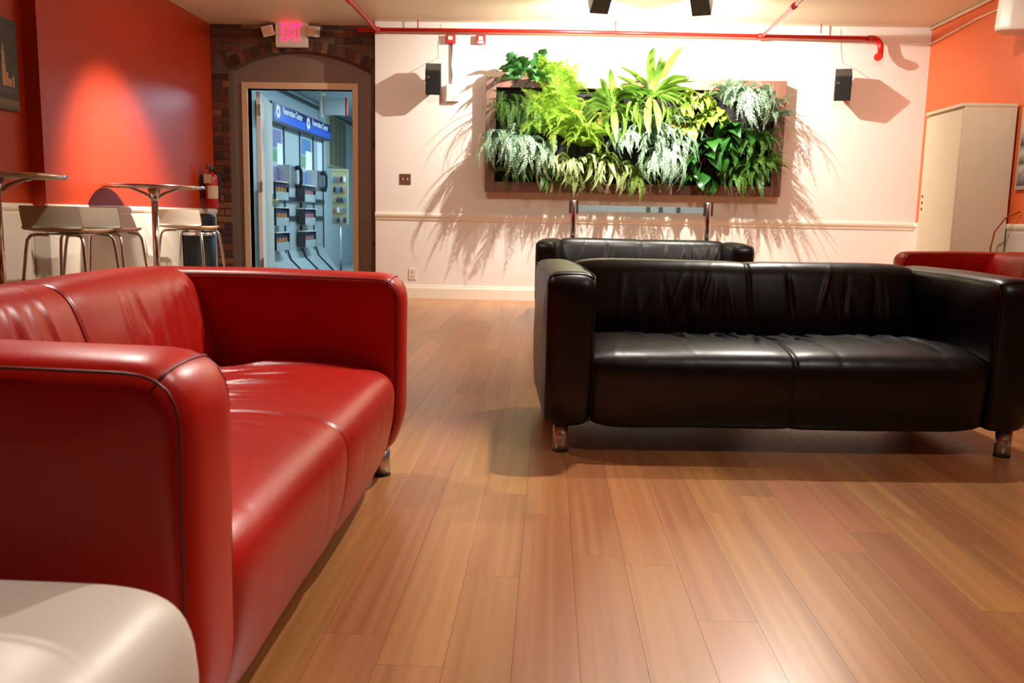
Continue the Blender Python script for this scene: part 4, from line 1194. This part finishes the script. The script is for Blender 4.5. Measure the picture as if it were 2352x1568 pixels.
PL = [
 ('philodendron', 'dark glossy lobed philodendron at the upper corner of the planter', 'philo', -0.28, 2.14, 11, 0.9, 0.45, 0.95, 0.9, {}),
 ('hanging_fern', 'dark fine-leaved fern trailing below the lobed philodendron', 'fine', -0.46, 1.98, 18, 0.45, 0.0, 0.95, 0.6, {}),
 ('hanging_fern', 'dark fine-leaved fern trailing beside the lime ferns', 'fine', -0.28, 1.92, 13, 0.45, 0.0, 0.95, 0.6, {}),
 ('lime_fern', 'bright lime fern rising above the top of the planter', 'lime', 0.04, 2.10, 16, 1.0, 0.55, 0.95, 0.8, {}),
 ('lime_fern', 'bright lime fern between the trailing dark fern and the rosettes', 'lime', 0.05, 1.90, 15, 1.0, 0.3, 0.95, 0.9, {}),
 ('lime_fern', 'bright lime fern above the silvery fern clump by the frame corner', 'lime', -0.14, 1.72, 14, 1.0, 0.25, 0.9, 0.9, {}),
 ('lime_fern', 'bright lime fern above the cream striped leaves', 'lime', 0.18, 1.70, 15, 1.0, 0.25, 0.95, 0.9, {}),
 ('birds_nest_fern', 'strap-leaved rosette fern beside the lime ferns', 'nest', 0.60, 1.96, 20, 1.0, 0.30, 0.85, 0.9, {'radial': True}),
 ('birds_nest_fern', 'strap-leaved rosette fern reaching highest above the planter', 'nest', 0.99, 2.08, 22, 1.0, 0.34, 0.98, 0.9, {'radial': True}),
 ('olive_fern', 'small olive fern below the lower strap-leaved rosette', 'olive', 0.50, 1.72, 14, 1.0, 0.2, 1.0, 0.8, {}),
 ('olive_fern', 'small olive fern between the two strap-leaved rosettes', 'olive', 0.78, 1.86, 12, 1.0, 0.1, 1.0, 0.8, {}),
 ('olive_fern', 'small olive fern next to the yellow croton leaves', 'olive', 1.20, 1.86, 12, 1.0, 0.1, 1.0, 0.8, {}),
 ('olive_fern', 'small olive fern hanging at the bottom middle of the planter', 'olive', 0.50, 1.42, 13, 1.0, 0.0, 1.05, 0.8, {}),
 ('silver_fern', 'silvery blue fern spilling past the planter side frame', 'bluehang', -0.54, 1.56, 15, 0.8, 0.2, 0.92, 1.5, {}),
 ('silver_fern', 'silvery blue fern hanging by the lower frame corner', 'bluehang', -0.33, 1.54, 18, 0.8, 0.25, 1.0, 1.7, {}),
 ('silver_fern', 'silvery blue fern beside the cream striped leaves', 'bluehang', -0.12, 1.46, 13, 0.7, 0.15, 0.85, 1.6, {}),
 ('silver_fern', 'silvery blue fern at the edge of the large central clump', 'bluehang', 0.76, 1.60, 14, 0.9, 0.35, 0.82, 0.9, {}),
 ('silver_fern', 'silvery blue fern at the heart of the large central clump', 'blue', 0.98, 1.62, 15, 1.0, 0.35, 0.88, 1.0, {}),
 ('silver_fern', 'silvery blue fern hanging lowest over the belt', 'bluehang', 1.12, 1.44, 19, 0.8, 0.15, 0.95, 1.4, {}),
 ('silver_fern', 'silvery blue fern under the small rust leaves', 'bluehang', 1.26, 1.62, 12, 0.8, 0.2, 0.75, 0.9, {}),
 ('silver_fern', 'silvery blue fern rising over the top frame rail', 'blue', 1.76, 2.02, 13, 1.0, 0.55, 0.80, 0.9, {}),
 ('silver_fern', 'silvery blue fern with long drooping fronds over the dark fern', 'bluehang', 1.96, 2.0, 14, 0.9, 0.35, 0.98, 1.5, {}),
 ('silver_fern', 'silvery blue fern reaching past the frame toward the cabinet', 'blue', 2.14, 1.86, 10, 1.0, 0.2, 0.80, 0.9, {}),
 ('striped_plant', 'cream striped narrow-leaved plant beside the silvery fern clump', 'cream', 0.05, 1.36, 20, 1.0, 0.3, 0.9, 0.8, {}),
 ('striped_plant', 'cream striped narrow-leaved plant below the lime ferns', 'cream', 0.28, 1.36, 20, 1.0, 0.3, 0.95, 0.8, {}),
 ('striped_plant', 'cream striped narrow-leaved plant next to the large silvery clump', 'cream', 0.60, 1.32, 18, 1.0, 0.2, 0.85, 0.8, {}),
 ('croton', 'yellow green croton below the top frame rail', 'croton', 1.40, 1.98, 18, 1.0, 0.3, 1.0, 0.8, {}),
 ('croton', 'yellow green croton beside the broad dark leaves', 'croton', 1.58, 1.84, 20, 1.0, 0.2, 1.0, 0.8, {}),
 ('croton', 'yellow green croton beside the large silvery clump', 'croton', 1.36, 1.76, 16, 1.0, 0.2, 1.0, 0.8, {}),
 ('broadleaf_plant', 'dark broad-leaved plant with drooping oval leaves', 'broad', 1.62, 1.50, 20, 1.0, 0.25, 1.0, 0.85, {}),
 ('broadleaf_plant', 'dark broad-leaved plant tucked under the silvery fern', 'broad', 1.80, 1.66, 10, 0.8, 0.2, 0.9, 0.8, {}),
 ('dark_fern', 'deep green fern under the long silvery fronds', 'fern', 1.98, 1.62, 17, 1.0, 0.2, 0.95, 0.9, {}),
 ('dark_fern', 'deep green fern at the lower frame corner nearest the tall cabinet', 'fern', 2.10, 1.38, 20, 0.9, 0.1, 0.95, 0.9, {}),
 ('dark_fern', 'deep green fern beside the broad dark leaves', 'fern', 1.86, 1.34, 16, 0.8, 0.1, 0.9, 0.8, {}),
 ('dark_fern', 'deep green fern hanging below the silvery fern at the frame corner', 'fern', -0.10, 1.30, 11, 0.8, 0.0, 0.8, 0.8, {}),
 ('rust_plant', 'small rust-coloured leaves between the silvery clump and broad leaves', 'rust', 1.40, 1.50, 18, 1.0, 0.2, 1.0, 0.8, {}),
 ('rust_plant', 'small rust-coloured leaves below the lower rosette', 'rust', 0.42, 1.84, 12, 1.0, 0.2, 1.0, 0.8, {}),
 ('rust_plant', 'small rust-coloured leaves beside the highest rosette', 'rust', 1.24, 1.74, 12, 1.0, 0.2, 1.0, 0.8, {}),
 ('lime_fern', 'bright lime fern between the cream striped leaves and the lower rosette', 'lime', 0.34, 1.60, 13, 1.0, 0.2, 0.8, 0.9, {}),
 ('silver_fern', 'silvery blue fern between the large central clump and the rosettes', 'blue', 1.10, 1.74, 11, 1.0, 0.3, 0.75, 1.0, {}),
 ('olive_fern', 'small olive fern draping over the lower frame rail by the cream striped leaves', 'olive', 0.24, 1.28, 13, 1.0, -0.1, 1.1, 0.8, {}),
 ('olive_fern', 'small olive fern draping over the lower frame rail under the silvery clump', 'olive', 0.84, 1.30, 13, 1.0, -0.1, 1.1, 0.8, {}),
 ('broadleaf_plant', 'dark broad-leaved plant hanging over the lower frame rail', 'broad', 1.50, 1.32, 11, 0.9, 0.0, 0.8, 0.8, {}),
 ('dark_fern', 'deep green fern draping over the lower frame rail under the silvery ferns', 'fern', -0.38, 1.32, 11, 0.8, 0.0, 0.8, 0.8, {}),
]
for (nm, lb_, kd, x, z, n, spd, up, sc, out, kw) in PL:
    plant(nm, lb_, kd, x, z, n, spd, up, sc, out, group='plants in the wall planter', **kw)

# ------------------------------------------------------------------ corridor beyond the door
CX0, CX1, CY0, CY1, CZ = -3.60, -1.2, PANEL+0.12, 16.0, 2.52
structure(MB().box((CX0-0.1, 9.45, -0.08), (CX1+0.1, CY1, 0.0)).build('floor_corridor', M['corridor_floor']))
structure(MB().box((CX0-0.1, 9.45, CZ), (CX1+0.1, CY1, CZ+0.1)).build('ceiling_corridor', M['corridor_wall']))
structure(MB().box((CX0-0.1, 9.45, 0), (CX0, CY1, CZ)).build('wall_corridor_left', M['corridor_wall']))
structure(MB().box((CX1, 9.45, 0), (CX1+0.1, CY1, CZ)).build('wall_corridor_right', M['corridor_wall']))
structure(MB().box((CX0-0.1, CY1, 0), (CX1+0.1, CY1+0.1, CZ)).build('wall_corridor_end', M['corridor_wall']))
ct = MB().box((-2.30, 10.6, -0.05), (-2.14, 13.4, 0.0), 0.004)
lt = thing('corridor_lamp', 'long fluorescent ceiling lamp in the corridor', 'lamp', (0, 0, CZ-0.004))
ct.build('tube_cover', M['tube_glow'], lt)
MB().box((-2.33, 10.55, -0.02), (-2.11, 13.45, 0.0)).build('lamp_tray', M['white_plastic'], lt)
ld = bpy.data.lights.new('corridor_light', 'AREA'); ld.shape = 'RECTANGLE'; ld.size = 0.2; ld.size_y = 2.8; ld.energy = 55; ld.color = COOL
lo = bpy.data.objects.new('corridor_light', ld); COL.objects.link(lo); lo.location = (-2.22, 12.0, CZ-0.06)
ld.use_shadow = True

XK = CX0+0.10     # kiosk face
ki = thing('phone_kiosk', 'grey reservation phone kiosk with blue header along the corridor wall', 'kiosk', (CX0, 11.9, 0))
def kp(name, y0, y1, z0, z1, x0, x1, mat, parent=ki, bev=0.003):
    c = Vector((CX0, 11.9, 0)) if parent is ki else Vector((0, 0, 0))
    o = MB().box((x0-CX0, y0-11.9, z0), (x1-CX0, y1-11.9, z1), bev).build(name, mat, parent)
    return o
kp('back_panel', 10.62, 13.30, 0.12, 2.0, CX0, XK, M['kiosk_grey'])
sgn = kp('header_sign', 10.57, 13.38, 1.96, 2.20, CX0, XK+0.10, M['kiosk_dark'])
kp('navy_band', 10.64, 13.37, 2.09, 2.195, XK+0.10, XK+0.104, M['sign_navy'], sgn, 0)
kp('blue_band', 10.64, 13.37, 1.985, 2.09, XK+0.10, XK+0.104, M['sign_blue'], sgn, 0)
for y in (10.80, 12.15):
    for r_, mat_, dx in ((0.088, 'sign_orange', 0.104), (0.078, 'sign_white', 0.1055), (0.030, 'sign_blue', 0.107)):
        d_ = MB(); d_.cyl((XK+dx-CX0, y-11.9, 2.10), (XK+dx+0.001-CX0, y-11.9, 2.10), r_, n=24); d_.build('round_logo', M[mat_], sgn)
    text_mesh('Reservation Center', 0.118, M['sign_white'], sgn, 'lettering', (XK+0.105-CX0, y+0.63-11.9, 2.135), (R(90), 0, R(90)), 0.92, 0.001, bold=0.002)
for (y0, y1, top) in ((10.80, 11.29, 'poster_purple'), (12.10, 12.68, 'poster_blue')):
    po = kp('poster', y0, y1, 1.20, 1.92, XK, XK+0.004, M['poster_pale'])
    kp('poster_print', y0+0.03, y1-0.06, 1.68, 1.90, XK+0.004, XK+0.005, M[top], po, 0)
    kp('poster_print', y0+0.02, y1-0.18, 1.50, 1.66, XK+0.004, XK+0.005, M['poster_green'], po, 0)
    kp('poster_print', y0+0.05, y1-0.04, 1.24, 1.44, XK+0.004, XK+0.005, M[top], po, 0)
    kp('poster_print', y0+0.25, y1-0.02, 1.46, 1.74, XK+0.005, XK+0.006, M['sign_white'], po, 0)
for y in (11.33, 12.05, 12.73, 13.28): kp('upright_strip', y-0.018, y+0.018, 0.12, 1.97, XK, XK+0.014, M['kiosk_dark'])
kp('dark_shelf', 10.64, 13.28, 1.01, 1.07, XK, XK+0.03, M['kiosk_dark'])
kp('dark_shelf', 11.33, 13.28, 0.76, 0.82, XK, XK+0.02, M['kiosk_dark'])
kp('notice_sheet', 12.98, 13.25, 1.42, 1.93, XK+0.001, XK+0.004, M['sign_white'])
# sloped skirt
MB().prism([(XK-CX0, 0.36), (XK-CX0+0.05, 0.24), (XK-CX0+0.14, 0.12), (XK-CX0+0.22, 0.0), (0, 0.0), (0, 0.36)], 'y', 10.62-11.9, 13.30-11.9).build('skirt', M['kiosk_grey'], ki)
for y in (11.36, 12.07, 12.76):
    MB().tube([(XK-CX0+0.012, y-11.9, 1.0 if y == 12.07 else 0.45), (XK-CX0+0.014, y-11.9, 0.40), (XK-CX0+0.06, y-11.9+0.03, 0.24), (XK-CX0+0.15, y-11.9+0.12, 0.12), (XK-CX0+0.235, y-11.9+0.22, 0.008)], 0.012, 8).build('power_cord', M['cable_black'], ki)
for k, y in enumerate((11.25, 12.52)):
    ph = MB().box((XK-CX0, y-0.20-11.9, 1.18), (XK-CX0+0.17, y+0.12-11.9, 1.47), 0.008).build('phone_box', M['steel'], ki)
    hs_ = [(XK-CX0+0.17, y+0.04-11.9, 1.44), (XK-CX0+0.215, y+0.06-11.9, 1.45), (XK-CX0+0.235, y+0.06-11.9, 1.40), (XK-CX0+0.235, y+0.06-11.9, 1.26), (XK-CX0+0.215, y+0.06-11.9, 1.20), (XK-CX0+0.17, y+0.04-11.9, 1.21)]
    MB().tube(hs_, [0.032, 0.034, 0.022, 0.022, 0.034, 0.032], 10).build('handset', M['black_plastic'], ph)
    MB().box((XK-CX0+0.10, y+0.12-11.9, 1.20), (XK-CX0+0.165, y+0.125-11.9, 1.45)).build('side_plate', M['kiosk_grey'], ph)
# brochure racks and brochures
rack_places = []
for yc, cname in ((10.83, 'first'), (12.10, 'second')):
    for z, zn in ((1.02, 'upper'), (0.70, 'middle'), (0.39, 'lower')): rack_places.append((yc, z, cname, zn))
for (yc, z, cn, zn) in rack_places:
    t = thing('brochure_rack', '%s clear wire brochure rack %s on the phone kiosk' % (zn, 'next to the open door' if cn == 'first' else 'between the two phones'), 'rack', (XK, yc, z))
    w = 0.27
    MB().box((0.032, -w, -0.004), (0.13, w, 0.004), 0.002).build('rack_floor', M['kiosk_grey'], t)
    MB().box((0.126, -w, 0.004), (0.130, w, 0.10), 0.001).build('rack_front', M['kiosk_grey'], t)
    MB().box((0.028, -w, -0.004), (0.034, w, 0.22), 0.001).build('rack_back', M['kiosk_grey'], t)
    MB().box((0.028, -w-0.006, 0.215), (0.14, w+0.006, 0.228), 0.002).build('rack_top_rail', M['white_plastic'], t)
    for s in (-1, 1): MB().box((0.030, s*w-0.003, 0.0), (0.134, s*w+0.003, 0.22), 0.001).build('rack_side', M['kiosk_dark'], t)
bme = {}
for cname in ('brochure_orange', 'brochure_red', 'brochure_navy'):
    me = MB().box((-0.006, -0.05, 0), (0.006, 0.05, 0.19), 0.001).mesh('brochure'); me.materials.append(M[cname]); bme[cname] = me
hdr = MB().box((-0.0072, -0.05, 0.150), (0.0072, 0.05, 0.191)).mesh('cover_band'); hdr.materials.append(M['brochure_navy'])
low = MB().box((-0.0072, -0.05, 0.002), (0.0072, 0.05, 0.095)).mesh('cover_band'); low.materials.append(M['brochure_white'])
for (yc, z, cn, zn) in rack_places:
    for k in range(4):
        me = bme['brochure_orange' if cn == 'first' else 'brochure_red']
        o = new_obj('brochure', me); o.location = (XK+0.105, yc-0.19+0.127*k, z+0.004)
        tag(o, '%s brochure with navy top band in the %s rack %s' % ('orange' if cn == 'first' else 'pink', zn, 'next to the open door' if cn == 'first' else 'between the two phones'), 'brochure', 'brochures in the %s rack of the %s column' % (zn, cn))
        new_obj('cover_band', hdr, o); new_obj('cover_band', low, o)

# window with olive shutters further down the corridor wall
ws_ = structure(thing('window_1', None, None, (CX0, 14.55, 1.62)))
MB().box((0.0, -0.60, 0.0), (0.03, 0.60, 0.82), 0.003).build('window_frame', M['rack_wire'], ws_)
for k in range(4):
    y0 = -0.56+k*0.285
    q = MB().box((0.028, y0, 0.03), (0.036, y0+0.245, 0.79), 0.002).build('shutter_leaf', M['shutter'], ws_)
structure(MB().box((CX0, 13.42, 0.0), (CX0+0.06, 13.60, CZ-0.02), 0.004).build('trim_5', M['corridor_wall']))
structure(MB().box((CX0, 9.5, CZ-0.09), (CX0+0.05, CY1, CZ-0.05), 0.004).build('trim_6', M['kiosk_dark']))
# second exit sign, seen edge-on, hanging from the corridor ceiling
e2 = thing('exit_sign', 'grey exit sign box hanging from the corridor ceiling showing its red edge', 'sign', (-3.02, 12.2, CZ))
MB().box((-0.16, -0.03, -0.30), (0.14, 0.03, -0.06), 0.006).build('housing', M['kiosk_grey'], e2)
MB().box((0.14, -0.032, -0.30), (0.165, 0.032, -0.06), 0.002).build('red_end', M['red_plastic'], e2)
MB().cyl((-0.20, 0, -0.33), (-0.20, 0, -0.04), 0.028, n=16).build('post', M['white_plastic'], e2)
MB().cyl((-0.20, 0, -0.04), (-0.20, 0, 0.0), 0.06, n=16).build('ceiling_cap', M['white_plastic'], e2)
MB().box((-0.20, -0.012, -0.20), (-0.15, 0.012, -0.16)).build('arm', M['white_plastic'], e2)
# free-standing key-ring display
rk = thing('display_stand', 'cream pegboard display stand of small trinkets on a thin pole', 'display stand', (-3.04, 12.5, 0))
MB().lathe([(0.0, 0.0), (0.17, 0.0), (0.17, 0.01), (0.03, 0.03), (0.0, 0.03)], 28).build('base', M['black_metal'], rk)
MB().cyl((0, 0, 0.02), (0, 0, 0.75), 0.016).build('pole', M['steel'], rk)
bd = MB().box((-0.12, -0.010, 0.71), (0.12, 0.010, 1.50), 0.003).build('board', M['rack_wire'], rk)
for (x0, x1, z0, z1) in ((-0.12, -0.10, 0.71, 1.5), (0.10, 0.12, 0.71, 1.5), (-0.10, 0.10, 1.47, 1.5), (-0.10, 0.10, 0.71, 0.75)):
    MB().box((x0, -0.018, z0), (x1, -0.010, z1), 0.002).build('board_edge', M['rack_wire'], bd)
trg = random.Random(5)
tmats = ['kiosk_dark', 'steel', 'brochure_red', 'sign_white', 'poster_blue', 'brochure_navy']
CN = {'kiosk_dark': 'black', 'steel': 'silver', 'brochure_red': 'pink', 'sign_white': 'white', 'poster_blue': 'blue', 'brochure_navy': 'navy'}
for r_, rn in enumerate(('top', 'second', 'middle', 'fourth', 'bottom')):
    row = trg.sample(tmats, 4)
    for c_ in range(4):
        z = 1.40-r_*0.145; x = -0.072+c_*0.048
        cl = row[c_]
        t = MB().box((-0.017, -0.008, -0.085), (0.017, 0.008, -0.015), 0.004)
        t.tube([(0, 0, -0.02), (0.006, 0, -0.008), (0, 0, 0.002), (-0.006, 0, -0.008), (0, 0, -0.02)], 0.0018, 5)
        t.tube([(0, 0.024, 0.002), (0, -0.008, 0.0)], 0.002, 5)
        o = t.build('key_ring', M[cl]); o.location = (-3.04+x, 12.5-0.035, z)
        tag(o, '%s key ring trinket hanging in the %s row of the cream display stand' % (CN[cl], rn), 'key ring', 'key rings on the display stand')
